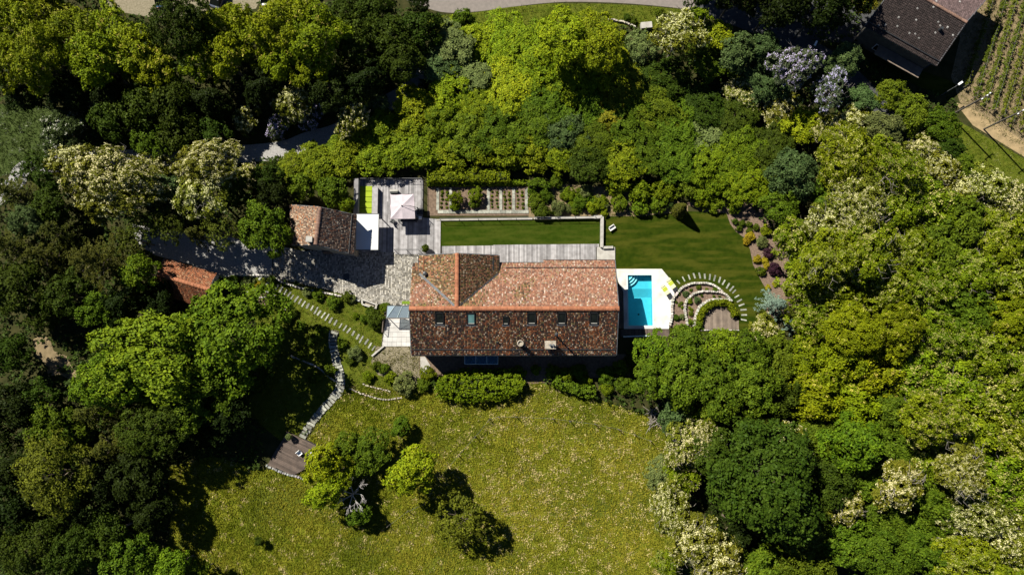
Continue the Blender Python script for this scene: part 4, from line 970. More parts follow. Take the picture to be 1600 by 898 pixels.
# ------------------------------------------------------------------ west patio and glass lean-to
pt = [P(x, y, .12) for x, y in ((597, 541), (642, 541), (642, 497), (603, 497))]
pat = struct_poly('patio_pavement', [(596, 541.5), (644, 541.5), (644, 476), (602, 476)], .02, 'joint')
rows, colsn = 6, 6
for i in range(colsn):
    for j in range(rows):
        u0, u1, v0, v1 = i/colsn, (i+1)/colsn, j/rows, (j+1)/rows
        p0 = pt[0].lerp(pt[1], (u0+u1)/2); p1 = pt[3].lerp(pt[2], (u0+u1)/2); c = p0.lerp(p1, (v0+v1)/2)
        box_obj('paver', 'paver', pat, c.x, c.y, .085+random.uniform(-.003, .003), (pt[1].x-pt[0].x)/colsn*(.93+.07*(1-v0))-.03, (pt[3].y-pt[0].y)/rows-.03, .06)
gz = 2.7
g0, g1 = P(604, 496.5, 2.2), P(640, 496.5, 2.2); gt0, gt1 = P(620, 477, 3.1), P(640, 477, 3.1); gl = P(606, 494, 2.2); gtop = P(617, 477.5, 3.1)
lt = thing('glass_lean_to', 'small hipped glass roof against the short end of the farmhouse', 'conservatory', ((g0.x+g1.x)/2, g0.y, 0))
XW = HXL+.4
ridge_a = Vector((gtop.x, gtop.y, 3.1)); ridge_b = Vector((XW, gtop.y, 3.1)); ea_ = Vector((g0.x, g0.y, 2.2)); eb_ = Vector((XW, g0.y, 2.2)); ec_ = Vector((g0.x+.1, gtop.y+.05, 2.2))
def pane(root, pts, m='clear_glass', t=.02):
    mb = MB(); u = Vector((0, 0, t)); n = len(pts); mb.add(list(pts)+[p+u for p in pts], [tuple(range(n-1, -1, -1)), tuple(range(n, 2*n))]+[(k, (k+1) % n, n+(k+1) % n, n+k) for k in range(n)]); return rel(root, mb.build('pane', m))
for k in range(3):
    t0, t1 = k/3, (k+1)/3; pane(lt, [ea_.lerp(eb_, t0), ea_.lerp(eb_, t1), ridge_a.lerp(ridge_b, t1), ridge_a.lerp(ridge_b, t0)])
    bar('glazing_bar', [ea_.lerp(eb_, t0)+Vector((0, 0, .03)), ridge_a.lerp(ridge_b, t0)+Vector((0, 0, .03))], .03, 'blue_band', lt)
pane(lt, [ec_, ea_, ridge_a])
for pts in ([ea_, eb_], [ridge_a, ridge_b], [ec_, ea_], [ec_, ridge_a]): bar('glazing_bar', pts, .05, 'zinc', lt)
for p in (ea_, ec_): bar('post', [Vector((p.x, p.y, .05)), p], .06, 'zinc', lt)
box_obj('gutter', 'deck_tan', lt, (ea_.x+eb_.x)/2, ea_.y-.06, 2.16, eb_.x-ea_.x, .1, .12)
a = P(601.5, 497, 1.0); b = P(599, 518, 1.0)
railing('dark railing on the garden side of the white tiled patio', [(601, 499), (599, 519)], 1.0, 5, z0=.1, step=1.0, rr=.05, m='deck_tan')
box = P(634.5, 472.5, .05); o = box_obj('door_mat', 'doormat', None, box.x, box.y, .075, 1.15, .42, .03); tag(o, 'bright green door mat on the cobbles against the farmhouse', 'mat')
# concrete trough at the yard edge
tr = thing('concrete_trough', 'open concrete trough sunk at the edge of the cobbled yard', 'trough', P(577, 473)*Vector((1, 1, 0)))
for (ax, ay, bx_, by_) in ((564, 467, 590, 476), (566, 475, 586, 481.5), (565, 467, 566, 475), (588, 476, 587, 482)):
    A, B = P(ax, ay, .5), P(bx_, by_, .5); d = B-A; c = (A+B)/2; box_obj('side_panel', 'pale_concrete', tr, c.x, c.y, .26, d.length, .22, .5, math.atan2(d.y, d.x))
c = P(576, 474.5, .1); box_obj('bottom', 'stone_wall', tr, c.x, c.y, .06, 1.7, .5, .06, -.33)
mb = MB(); mb.prism([tuple(P(x, y, .06)[:2]) for x, y in ((656.5, 557), (664, 557), (672, 570), (672, 580), (665, 590), (657, 587))], .018, .06); tag(mb.build('concrete_strip', 'pale_concrete'), 'rough concrete pad at the lower corner of the farmhouse', 'slab')

# ------------------------------------------------------------------ pool
def fill_with_hole(name, outer, hole, z, m):
    bm = bmesh.new(); es = []
    for lp in (outer, hole):
        vs = [bm.verts.new((p[0], p[1], z)) for p in lp]; es += [bm.edges.new((vs[i], vs[(i+1) % len(vs)])) for i in range(len(vs))]
    bmesh.ops.triangle_fill(bm, edges=es, use_beauty=True, use_dissolve=False); bmesh.ops.recalc_face_normals(bm, faces=bm.faces)
    if sum(f.normal.z for f in bm.faces) < 0: bmesh.ops.reverse_faces(bm, faces=bm.faces)
    r = bmesh.ops.extrude_face_region(bm, geom=bm.faces[:])
    dn = [v for v in r['geom'] if isinstance(v, bmesh.types.BMVert)]; 
    bmesh.ops.translate(bm, verts=dn, vec=(0, 0, -.09)); bmesh.ops.recalc_face_normals(bm, faces=bm.faces)
    me = bpy.data.meshes.new(name); bm.to_mesh(me); bm.free(); me.materials.append(M[m]); return link(name, me)
outer = [tuple(P(x, y, POOL_Z)[:2]) for x, y in ((961.5, 420), (1034, 420), (1058.5, 450), (1050, 466), (1048, 480), (1048, 495), (1045, 513.5), (975, 513.5), (974, 455), (966, 440))]
hole = [(PX0, PY0), (PX1, PY0), (PX1, PY1), (PX0, PY1)]
tag(fill_with_hole('pool_terrace', outer, hole, POOL_Z, 'white_stone'), 'white concrete terrace with a cut corner around the pool', 'terrace')
pool = thing('swimming_pool', 'rectangular turquoise swimming pool with curved corner steps', 'pool', ((PX0+PX1)/2, (PY0+PY1)/2, 0))
shelf = P(1000, 450, 0).y; D1, D2 = -.95, -1.5
mb = MB(); e_ = .01
mb.add([(PX0,PY0,.09),(PX1,PY0,.09),(PX1,PY1,.09),(PX0,PY1,.09),(PX0,PY0,D2),(PX1,PY0,D2),(PX1,PY1,D1),(PX0,PY1,D1),(PX0,shelf,D1),(PX1,shelf,D1),(PX1,shelf-1.2,D2),(PX0,shelf-1.2,D2)],
       [(0,4,5,1),(2,6,7,3),(1,5,10,9,6,2),(3,7,8,11,4,0),(8,7,6,9),(11,8,9,10),(4,11,10,5)])
rel(pool, mb.build('basin', 'pool_tile'))
mb = MB()
for x0, x1, y0, y1 in ((PX0-.02, PX0+.16, PY0, PY1), (PX1-.16, PX1+.02, PY0, PY1), (PX0+.16, PX1-.16, PY1-.16, PY1+.02), (PX0+.16, PX1-.16, PY0-.02, PY0+.16)): mb.box(x0, x1, y0, y1, .075, .125)
rel(pool, mb.build('coping', 'blue_band'))
for k, (r, z) in enumerate(((1.75, -.62), (1.35, -.40), (.92, -.18))):
    n = 14; pts = [(PX0, PY1)]+[(PX0+r*math.cos(a), PY1-r*math.sin(a)) for a in [math.pi/2*i/n for i in range(n+1)]]
    mb = MB(); mb.prism(pts, D1, z); rel(pool, mb.build('pool_step', 'pool_tile'))
    pts = [(PX0+r*math.cos(a), PY1-r*math.sin(a)) for a in [math.pi/2*i/n for i in range(n+1)]]+[(PX0+(r-.16)*math.cos(a), PY1-(r-.16)*math.sin(a)) for a in [math.pi/2*i/n for i in range(n, -1, -1)]]
    mb = MB(); mb.prism(pts, z, z+.006); rel(pool, mb.build('step_edge', 'white_paint'))
mb = MB(); mb.box(PX0-.005, PX1+.005, PY0-.005, PY1+.005, -.02, -.019)
mb = MB(); mb.sheet([(PX0, PY0), (PX1, PY0), (PX1, PY1), (PX0, PY1)], .02); rel(pool, mb.build('water', 'water'))
c = P(998, 491, -1.4); mb = MB(); mb.lathe([(.14, D2), (.14, D2+.03), (.02, D2+.04)], (c.x, c.y, 0), 12); rel(pool, mb.build('drain', 'dark_metal'))
# shade-toned strip beside the house and timber strip below the pool
c0, c1 = P(1012, 514.5, .1), P(1046, 526, .1)
st_ = thing('timber_deck', 'short strip of brown boards below the pool terrace', 'deck', ((c0.x+c1.x)/2, (c0.y+c1.y)/2, 0))
o4 = [(P(968, 514.5).x, c1.y), (c1.x, c1.y), (c1.x, c0.y), (P(968, 514.5).x, c0.y)]; deck_base(st_, [(a, b) for a, b in o4], .1); planks(st_, o4, math.pi/2, .2, .1, 'deck_dark')
a, b = P(974, 526, .3), P(1014, 524.5, .3); mb = MB(); mb.tube(a, b, .10, .10, 8); tag(mb.build('cover_roller', 'blue_band'), 'pale pool cover roller lying in the shade below the pool', 'roller')
a, b = P(964.5, 445, .12), P(973, 445, .12); sd = thing('timber_deck', 'narrow board strip toned dark as shade between the house gable and pool', 'deck', ((a.x+b.x)/2, a.y-3, 0))
o4 = [(a.x-.8, P(0, 513, 0).y), (b.x, P(0, 513, 0).y), (b.x, P(0, 447, 0).y), (a.x-.8, P(0, 447, 0).y)]; deck_base(sd, o4, .09); planks(sd, o4, math.pi/2, .2, .09, 'deck_dark')  # dark boards laid where the gable only casts shade
# loungers
def lounger(hx, hy, fx, fy, label):
    A, B = P(hx, hy, POOL_Z), P(fx, fy, POOL_Z); d = B-A; L = 2.0; c = (A+B)/2; rz = math.atan2(d.y, d.x)
    r = thing('sun_lounger', label, 'sun lounger', (c.x, c.y, POOL_Z), rz, 'sun loungers by the pool')
    def bx(n, m, x, y, z, sx, sy, sz, ry=0):
        o = link(n, unit_box(m), r); o.location = (x, y, z); o.scale = (sx, sy, sz); o.rotation_euler = (0, ry, 0); return o
    for y_ in (-.34, .34): bx('side_rail', 'white_paint', 0, y_, .27, L, .04, .06)
    for x_ in (-.8, .8):
        for y_ in (-.33, .33): bx('leg', 'white_paint', x_, y_, .12, .05, .05, .24)
    bx('mattress', 'pale_pad', -.1, 0, .34, 1.25, .68, .07); bx('towel', 'lime_band', -.27, 0, .385, .52, .69, .02)
    bx('head_cushion', 'pale_pad', -.86, 0, .40, .3, .68, .08, -.2); bx('foot_pad', 'black_pad', .78, 0, .35, .5, .69, .08)
    return r
lounger(1034, 446, 1046, 463, 'lime and cream sun lounger lying closer to the pool water')
lounger(1043, 437, 1055, 453.5, 'lime and cream sun lounger at the lawn edge of the pool terrace')
# ------------------------------------------------------------------ round terrace garden
def ZP(x, y): return (1020+x/8.1625, 410+y/8.1625)
def stone_line(name, label, pts, width, height, bright=(.62, .58, .52), n=6, z0=0.0, size=.34, px=True, cat='wall'):
    c = [P(*p, height*.5) for p in smooth_path(pts, n)]; rng = random.Random(len(label)); mb = MB()
    root = thing(name, label, cat, (c[0].x, c[0].y, 0)); acc = 0
    courses = max(1, round(height/.22)); across = max(1, round(width/.3))
    for a, b in zip(c[:-1], c[1:]):
        L = (b-a).length; d = (b-a); d.z = 0; d.normalize(); nn = Vector((-d.y, d.x, 0)); t = acc
        while t < L:
            s = size*rng.uniform(.6, 1.25)
            for k in range(courses):
                for m_ in range(across):
                    p = a+d*t+nn*((m_+.5)/across-.5)*width+Vector((rng.uniform(-.04, .04), rng.uniform(-.04, .04), 0)); g = rng.uniform(.6, 1.12)
                    cl = tuple(min(.8, q*g*rng.uniform(.95, 1.05)) for q in bright); zt = z0+(k+.5)*height/courses
                    hx, hy, hz = s*.46, width/across*.46, height/courses*.5
                    mx = Matrix.Translation((p.x, p.y, zt))@Matrix.Rotation(math.atan2(d.y, d.x)+rng.uniform(-.2, .2), 4, 'Z')
                    vs = [mx@Vector((sx*hx*rng.uniform(.8, 1.08)*(1 if sz < 0 else .82), sy*hy*rng.uniform(.85, 1.1)*(1 if sz < 0 else .82), sz*hz*rng.uniform(.85, 1.15))) for sx, sy, sz in ((-1,-1,-1),(1,-1,-1),(1,1,-1),(-1,1,-1),(-1,-1,1),(1,-1,1),(1,1,1),(-1,1,1))]
                    mb.add(vs, [(3,2,1,0),(4,5,6,7),(0,1,5,4),(1,2,6,5),(2,3,7,6),(3,0,4,7)], cl)
            t += s
        acc = t-L
    o = mb.build('stonework', 'stones', kind='stuff', cols=True); rel(root, o); return root
oW = [ZP(*p) for p in ((215, 800), (243, 690), (245, 560), (265, 450), (350, 345), (430, 290), (520, 265), (620, 260), (720, 272), (810, 310), (885, 372))]
mW = [ZP(*p) for p in ((440, 790), (425, 700), (408, 600), (420, 510), (455, 455), (520, 400), (610, 370), (700, 368), (800, 372), (900, 390), (960, 440), (1005, 495))]
iW = [ZP(*p) for p in ((528, 805), (545, 690), (580, 590), (640, 525), (720, 482), (800, 472), (880, 472), (950, 478), (1000, 490))]
struct_poly('terraced_bed_ground', [ZP(200, 830)]+oW[1:]+[ZP(960, 430), ZP(1010, 500), ZP(1010, 830)], .02, 'mulch')
stone_line('dry_stone_wall', 'outer pale stone wall curving round the terraced bed beside the loungers', oW, .36, .45, (.62, .58, .53), size=.26)
stone_line('dry_stone_wall', 'middle pale stone wall of the terraced bed between its two planted strips', mW, .34, .45, (.60, .56, .51), size=.26)
stone_line('dry_stone_wall', 'inner pale stone wall hugging the clipped hedge round the deck', iW, .36, .5, (.62, .58, .53), size=.26)
hd_ = [ZP(*p) for p in ((590, 815), (600, 720), (640, 630), (700, 560), (780, 520), (870, 508), (960, 515), (1005, 550), (1035, 610), (1058, 675))]
hedge('clipped_hedge', 'low clipped hedge arching round the small semicircular deck', smooth_path(hd_, 4), .72, .9, 'laurel', leaf=.10)
ci = [ZP(*p) for p in ((625, 850), (630, 760), (660, 680), (720, 610), (800, 560), (890, 545), (970, 560), (1010, 610), (1050, 680), (1095, 740), (1095, 850))]
rd = thing('timber_deck', 'small semicircular brown plank deck inside the clipped hedge', 'deck', P(1125, 500)*Vector((1, 1, 0)))
ow = [P(*p, .1) for p in ci]; deck_base(rd, ow, .1); planks(rd, ow, math.pi/2, .19, .1, 'deck_tan', zjit=.004)
stone_line('kerb_stone_line', 'straight pale stone kerb along the lower edge of the semicircular deck', [ZP(628, 862), ZP(860, 862), ZP(1095, 860)], .2, .16, (.66, .62, .57), cat='kerb')
sp = struct_poly('arc_path', [(1063, 440), (1075, 430), (1100, 426), (1130, 434), (1160, 460), (1170, 500), (1150, 500), (1140, 460), (1100, 436), (1070, 446)], .0125, 'lawn')
mb = MB(); mb.box(-.5, .5, -.5, .5, -.5, .5); mb.v = [(x*(1+.06*(i % 3-1)), y*(1+.05*((i+1) % 3-1)), z) for i, (x, y, z) in enumerate(mb.v)]; stone_me = mb.mesh('stepping_stone', 'step_stone')
cx_, cy_ = ZP(700, 680)
for x, y in ((325,250),(393,212),(463,188),(528,170),(597,168),(662,176),(726,185),(787,200),(850,222),(903,254),(957,297),(1004,333),(1035,370),(1070,432),(1103,486),(1130,540),(1155,602),(1163,668),(1157,730)):
    p = P(*ZP(x, y)); ce = P(cx_, cy_); d = p-ce; o = link('stepping_stone', stone_me, sp); o.location = (p.x, p.y, .035); o.rotation_euler = (0, 0, math.atan2(d.y, d.x)+random.uniform(-.1, .1)); o.scale = (random.uniform(.62, .95), random.uniform(.17, .24), .05)
# stepping stones down the garden slope
gp = struct_poly('garden_path', [(402, 430), (412, 430), (500, 480), (592, 540), (588, 552), (500, 505), (420, 455)], .013, 'verge')
for x, y in ((30,55),(80,85),(135,118),(160,133),(188,148),(210,165),(231,180),(258,192),(282,207),(304,223),(331,235),(358,250),(384,265),(404,280),(430,295),(454,308),(477,328),(507,343),(540,362),(568,377),(592,393),(621,410),(650,432),(672,449),(705,464),(727,487),(750,505)):
    p = P(400+x/4.082, 420+y/4.082); o = link('stepping_stone', stone_me, gp); o.location = (p.x, p.y, .04); o.rotation_euler = (0, 0, math.radians(58)+random.uniform(-.12, .12)); o.scale = (random.uniform(.75, 1.1), random.uniform(.19, .28), .07)
# stone stair path
cl = [(400+x/4.082, 420+y/4.082) for x, y in ((507, 390), (495, 440), (497, 490), (505, 530), (515, 580), (527, 630), (540, 680), (545, 730), (535, 780), (505, 810), (470, 850), (430, 890))]+[(497, 648), (484, 665), (473, 682)]
stair = ribbon('stair_path', cl, 1.1, .014, 'joint', n=6)
cw = [P(*p) for p in smooth_path(cl, 12)]; acc = 0
for a, b in zip(cw[:-1], cw[1:]):
    acc += (b-a).length
    if acc > .44:
        acc = 0; d = (b-a).normalized(); o = link('stone_step', stone_me, stair); o.location = (a.x, a.y, .08+random.uniform(0, .06)); o.rotation_euler = (random.uniform(-.05, .05), random.uniform(-.12, .12), math.atan2(d.y, d.x)+random.uniform(-.2, .2)); o.scale = (random.uniform(.32, .42), random.uniform(.85, 1.15), .16)
def G(x, y): return (400+x/4.082, 420+y/4.082)
stone_line('dry_stone_wall', 'pale stone edging along the right-hand side of the stone stair path', [G(*p) for p in ((470, 400), (468, 480), (485, 560), (500, 650), (515, 720), (505, 770), (470, 805))], .18, .18, (.5, .48, .45), size=.28)
stone_line('dry_stone_wall', 'short low stone wall ending at the stair path in tree shade', [(455, 556), (475, 564), (497, 574), (512, 586), (524, 596)], .25, .3, (.5, .48, .45), size=.3)
stone_line('dry_stone_wall', 'curved pale stone edging below the garden shrubs at the meadow top', [(547, 607), (566, 615), (586, 621), (603, 624), (628, 621)], .22, .22, (.46, .41, .34), size=.32)
stone_line('dry_stone_wall', 'faint broken stone edging just above the curved meadow edging', [(568, 600), (580, 604), (594, 607), (610, 611)], .2, .2, (.45, .40, .32), size=.4)
stone_line('dry_stone_wall', 'white stone arc above the big tree beside a dark flower bed', [(386, 457), (397, 454), (410, 454), (422, 457), (432, 464)], .24, .3, (.72, .70, .66), size=.3)
stone_line('dry_stone_wall', 'white stone line under the little dark flower bed arc', [(396, 465), (408, 464.5), (420, 464), (431, 465)], .2, .25, (.62, .60, .56), size=.3)
stone_line('dry_stone_wall', 'pale stone line beside the dark low juniper near the big tree', [(422, 479), (432, 479.5), (441, 481.5), (454, 486)], .2, .25, (.62, .60, .56), size=.3)
stone_line('dry_stone_wall', 'pale stone edging where the drive meets the stepping stone lawn', [(338, 433), (365, 430), (395, 430), (420, 430), (438, 439), (460, 447), (485, 453), (510, 458), (540, 464), (563, 470)], .3, .35, (.62, .59, .54), size=.4)
struct_poly('flower_bed_ground', [(386, 458), (400, 455), (420, 457), (432, 464), (425, 478), (395, 478)], .015, 'soil')
p0, p1 = P(581, 556, .2), P(600, 540, .2); mb = MB(); d = p1-p0; mb.box(-d.length/2, d.length/2, -.12, .12, 0, .3, Matrix.Translation(((p0.x+p1.x)/2, (p0.y+p1.y)/2, 0))@Matrix.Rotation(math.atan2(d.y, d.x), 4, 'Z')); tag(mb.build('kerb_block', 'pale_concrete'), 'slanting pale kerb at the lower corner of the tiled patio', 'kerb')
# lower deck in the trees
LD = [(448, 673), (462, 680.5), (471, 686), (477, 686), (503.5, 699), (495, 722), (459, 742), (418, 726), (430, 704), (443, 684)]
ld = thing('timber_deck', 'lone brown plank deck in tree shade at the foot of the stone path', 'deck', P(460, 710)*Vector((1, 1, 0)))
ow = [P(*p, .3) for p in LD]; deck_base(ld, ow, .3); d = P(503.5, 699)-P(477, 686); planks(ld, ow, math.atan2(d.y, d.x), .2, .3, 'deck_dark', split=4.0)
stone_line('dry_stone_wall', 'white stone edging along the low side of the lone shaded deck', [(417, 727), (430, 733), (445, 739), (460, 743), (475, 748)], .35, .3, (.36, .36, .36), size=.34)
chair(468.5, 708, .7, 'white slatted lounge chair standing alone on the shaded plank deck', 'white_paint', .3, w_=.62)
chair(487, 709.5, -.6, 'white chair half hidden by the lime tree at the shaded deck', 'white_paint', .3, w_=.62)
potted(451.5, 682, 5.0, .3, 'round wooden tub with a small plant on the shaded deck', 'sage', 'tubwood', 'planter_tub')
# vegetable beds
vb = struct_poly('vegetable_bed_ground', [(668, 292), (826, 292), (826, 337), (668, 337)], .018, 'soil')
def strip(px0, px1, py0, py1, m='step_stone', h=.07, n=4, parent=vb):
    a, b = P(px0, py1), P(px1, py0); vert = (b.y-a.y) > (b.x-a.x)
    for k in range(n):
        if vert: y0, y1 = a.y+(b.y-a.y)*k/n, a.y+(b.y-a.y)*(k+1)/n; box_obj('paving_slab', m, parent, (a.x+b.x)/2, (y0+y1)/2, .02+h/2, b.x-a.x, y1-y0-.015, h)
        else: x0, x1 = a.x+(b.x-a.x)*k/n, a.x+(b.x-a.x)*(k+1)/n; box_obj('paving_slab', m, parent, (x0+x1)/2, (a.y+b.y)/2, .02+h/2, x1-x0-.015, b.y-a.y, h)
for px_ in (684, 704, 763, 782.5, 802.5, 822.5): strip(px_-2.2, px_+2.2, 294, 328.5)
strip(684, 826, 328.5, 333.5, n=16)
stone_mat_ = 'step_stone'
# ------------------------------------------------------------------ stone seat on the lawn, fence, poles, lamps
p = P(956.5, 356.5, .3); r = thing('stone_bench', 'small pale stone bench alone on the lawn corner', 'bench', (p.x, p.y, 0), .6)
for nme, x_, y_, z_, sx, sy, sz in (('slab', 0, 0, .42, .95, .5, .1), ('block', -.28, 0, .19, .2, .42, .37), ('block', .28, 0, .19, .2, .42, .37), ('back', 0, .3, .5, .8, .12, .5)):
    o = link(nme, unit_box('white_stone'), r); o.location = (x_, y_, z_); o.scale = (sx, sy, sz)
def Q(x, y): return (500+x/2.657, 560+y/2.657)
FP = [[Q(*p) for p in ((705, 250), (645, 322), (575, 400), (505, 485), (437, 598), (365, 630), (285, 690))], [Q(*p) for p in ((705, 250), (740, 240), (815, 240), (965, 247), (1038, 257), (1140, 270), (1235, 290), (1305, 315), (1370, 340))]]
mb = MB(); mb.tube((0, 0, -.1), (0, 0, 1.15), .07, .055, 7); pm = mb.mesh('post', 'post')
for k, (pts, lb) in enumerate(zip(FP, ('thin wire fence with leaning posts running down past the round lime tree', 'thin wire fence with wooden posts crossing the top of the meadow'))):
    root = thing('wire_fence', lb, 'fence', P(*pts[0])*Vector((1, 1, 0))); tops = []
    for i, p in enumerate(pts):
        if k == 1 and i == 0: tops.append(P(*p)); continue
        w_ = P(*p); o = link('post', pm); o.location = w_; o.rotation_euler = (random.uniform(-.1, .1), random.uniform(-.1, .1), 0); rel(root, o); tops.append(w_)
    for h_ in (.5, .95): bar('wire', [t+Vector((0, 0, h_)) for t in tops], .007, 'cable', root, 4)
def pole(bx_, by_, tx, ty, h, label, lamp=False):
    b = P(bx_, by_); t = P(tx, ty, h); root = thing('utility_pole', label, 'pole', (b.x, b.y, 0)); t = Vector((b.x+(t.x-b.x)*.3, b.y+(t.y-b.y)*.3, h))
    bar('shaft', [b, t], .12, 'post', root, 8); d = Vector((.7, .5, 0))
    bar('crossarm', [t-d*.9-Vector((0, 0, .3)), t+d*.9-Vector((0, 0, .3))], .07, 'post', root, 6)
    for s in (-.8, 0, .8):
        q = t+d*s+Vector((0, 0, -.2 if s else .02)); mb = MB(); mb.lathe([(.05, 0), (.09, .05), (.05, .12), (.08, .18), (.02, .24)], q, 8); rel(root, mb.build('insulator', 'white_paint'))
    return root
pole(1484, 181, 1529, 157, 8.5, 'wooden utility pole at the vineyard foot nearer the brown house')
pole(1537, 202, 1581, 181, 8.5, 'wooden utility pole on bare earth below the vine rows')
def street_lamp(px, py, rz, label, h=6.0):
    t = P(px, py, h); r = thing('street_lamp', label, 'street lamp', (t.x, t.y, 0), rz)
    mb = MB(); mb.tube((0, 0, 0), (0, 0, h), .07, .045, 8); mb.build('pole', 'zinc', r)
    mb = MB(); mb.tube((0, 0, h), (.7, 0, h+.12), .035, .03, 6); mb.build('arm', 'zinc', r)
    mb = MB(); mb.box(.5, 1.25, -.13, .13, h+.08, h+.18); mb.build('lamp_head', 'white_paint', r)
street_lamp(1270, 77, 1.1, 'street lamp with white head over the shaded road bend'); street_lamp(1195, 33, .3, 'slim street lamp where the pale road enters deep shade'); street_lamp(1492, 136, .6, 'street lamp beside the vineyard corner and brown house', 3.2)
# ------------------------------------------------------------------ parked cars
def car(px, py, rz, m, label):
    p = P(px, py, .8); r = thing('parked_car', label, 'car', (p.x, p.y, 0), rz, 'cars parked along the top edge')
    sec = [(-2.1, .30, .62, .80), (-2.05, .25, .80, .84), (-1.2, .22, .92, .87), (-.6, .22, .95, .88), (.9, .22, .95, .88), (1.5, .22, .90, .86), (2.05, .26, .74, .80), (2.12, .34, .60, .74)]
    vs = []; fs = []
    for x, z0, z1, w_ in sec: vs += [(x, -w_, z0), (x, -w_, (z0+z1)/2+.08), (x, -w_*.93, z1), (x, w_*.93, z1), (x, w_, (z0+z1)/2+.08), (x, w_, z0)]
    for i in range(len(sec)-1):
        for k in range(6): fs.append((i*6+k, i*6+(k+1) % 6, (i+1)*6+(k+1) % 6, (i+1)*6+k))
    fs += [tuple(range(5, -1, -1)), tuple(range((len(sec)-1)*6, len(sec)*6))]
    mb = MB(); mb.add(vs, fs); b = mb.build('body', m, r)
    mb = MB(); cs = [(-1.75, .90, .78), (-1.1, 1.42, .62), (.35, 1.46, .63), (1.15, .92, .78)]
    vs = [];
    for x, z, w_ in cs: vs += [(x, -w_, z), (x, w_, z)]
    vs2 = [(-1.75, -.80, .88), (-1.75, .80, .88), (1.15, -.80, .88), (1.15, .80, .88)]
    mb.add(vs, [(0, 1, 3, 2), (4, 5, 7, 6), (0, 2, 4, 6), (1, 7, 5, 3)]); mb.build('window', 'glass_dark', r)
    mb = MB(); mb.add([(-1.08, -.63, 1.425), (.36, -.64, 1.465), (.36, .64, 1.465), (-1.08, .63, 1.425), (-1.08, -.6, 1.47), (.33, -.6, 1.51), (.33, .6, 1.51), (-1.08, .6, 1.47)], [(3,2,1,0),(4,5,6,7),(0,1,5,4),(1,2,6,5),(2,3,7,6),(3,0,4,7)]); mb.build('roof', m, r)
    for x_ in (-1.3, 1.35):
        for s in (-1, 1):
            mb = MB(); mb.tube((0, -.1, 0), (0, .1, 0), .32, .32, 14); wh = mb.build('wheel', 'tyre', r); wh.location = (x_, s*.82, .32)
            mb = MB(); mb.tube((0, -.105, 0), (0, .105, 0), .19, .19, 10); mb.build('rim', 'zinc', wh)
    for s in (-1, 1):
        mb = MB(); mb.box(2.06, 2.13, s*.55-.15, s*.55+.15, .58, .68); mb.build('headlight', 'lamp_clear', r); mb = MB(); mb.box(-2.12, -2.05, s*.6-.13, s*.6+.13, .62, .74); mb.build('tail_light', 'lamp_red', r)
        mb = MB(); mb.box(.75, .95, s*.9-.08, s*.9+.08, .92, 1.05); mb.build('wing_mirror', m, r)
car(249, -10, 1.75, 'car_blue', 'dark blue car beside the dry gravel parking patch'); car(342, -8, 1.25, 'car_navy', 'navy car between the dark tree and the white car'); car(414, -13, 1.72, 'car_white', 'white car parked above the olive trees')
# ------------------------------------------------------------------ vineyard
def vine_row(i, b, t, label):
    A, B = P(*b), P(*t); d = B-A; L = d.length; d.normalize(); nn = Vector((-d.y, d.x, 0)); rng = np.random.default_rng(50+i)
    root = thing('vine_row', label, 'vines', (A.x, A.y, 0), 0, 'vine rows of the hillside vineyard'); cc = []
    n = int(L/1.05)
    mbs = MB()
    for k in range(n):
        c = A+d*(k+.5)*1.05; s_ = rng.uniform(.75, 1.15)
        mbs.tube(c, c+Vector((0, 0, .7)), .035, .025, 5)
        for q in range(14):
            cc.append(c+d*rng.normal()*.36+nn*rng.normal()*.2+Vector((0, 0, .65+rng.uniform(0, .6)*s_)))
    cc = np.array([tuple(x) for x in cc]); V, c = clumps_to_leaves(cc, unit(cc*0+np.array([0, 0, 1])+rng.normal(size=cc.shape)*.4), np.full(len(cc), .26), 13, .19, PAL['vine'], rng)
    rel(root, link('foliage', quads_mesh('foliage', V, c))); rel(root, mbs.build('stem', 'bark'))
    for k in range(0, n+1, 5):
        c = A+d*k*1.05; box_obj('stake', 'post', root, c.x, c.y, .75, .07, .07, 1.5)
    for h_ in (.7, 1.3): bar('wire', [A+Vector((0, 0, h_)), B+Vector((0, 0, h_))], .008, 'cable', root, 4)
ords = ['first', 'second', 'third', 'fourth', 'fifth', 'sixth', 'seventh', 'eighth', 'ninth', 'tenth']
for i in range(9):
    bx_ = 1503+i*14.2; by_ = 146+i*9.6
    if i == 0: by_ = 138
    y_top = -22; tx_ = bx_+.30*(by_-y_top)
    if tx_ > 1640: tx_, y_top = 1640, by_-(1640-bx_)/.30
    if bx_ > 1612: break
    vine_row(i, (bx_, by_), (tx_, y_top), f'{ords[i]} vine row counted from the brown house side of the vineyard')

# ------------------------------------------------------------------ clipped hedges
hedge('clipped_hedge', 'wide clipped hedge behind the vegetable beds', [(668, 274), (700, 273.5), (735, 273), (765, 273), (796, 273)], 1.75, 1.5, 'laurel', leaf=.13)
hedge('clipped_hedge', 'narrow low hedge strip along the back of the vegetable beds', [(668, 286.5), (740, 286), (826, 285)], .55, .6, 'laurel', leaf=.11)
hedge('clipped_hedge', 'big rounded hedge below the farmhouse glass canopy', smooth_path([(683, 606), (700, 604), (725, 603), (750, 602), (775, 601), (798, 599), (815, 597)], 3), 3.9, 1.7, 'laurel', leaf=.15, rough=.2, taper=True)
hedge('clipped_hedge', 'dark slanting hedge below the farmhouse chimney', [(866, 594), (885, 602), (905, 609), (930, 613)], 1.3, 1.4, 'mid', leaf=.14, rough=.14)
hedge('clipped_hedge', 'dark arched topiary hedge at the end of the vegetable beds', smooth_path([(831, 292), (836, 283), (846, 285), (858, 293)], 3), .9, 1.5, 'mid', leaf=.12)

# ------------------------------------------------------------------ trees
T = tree
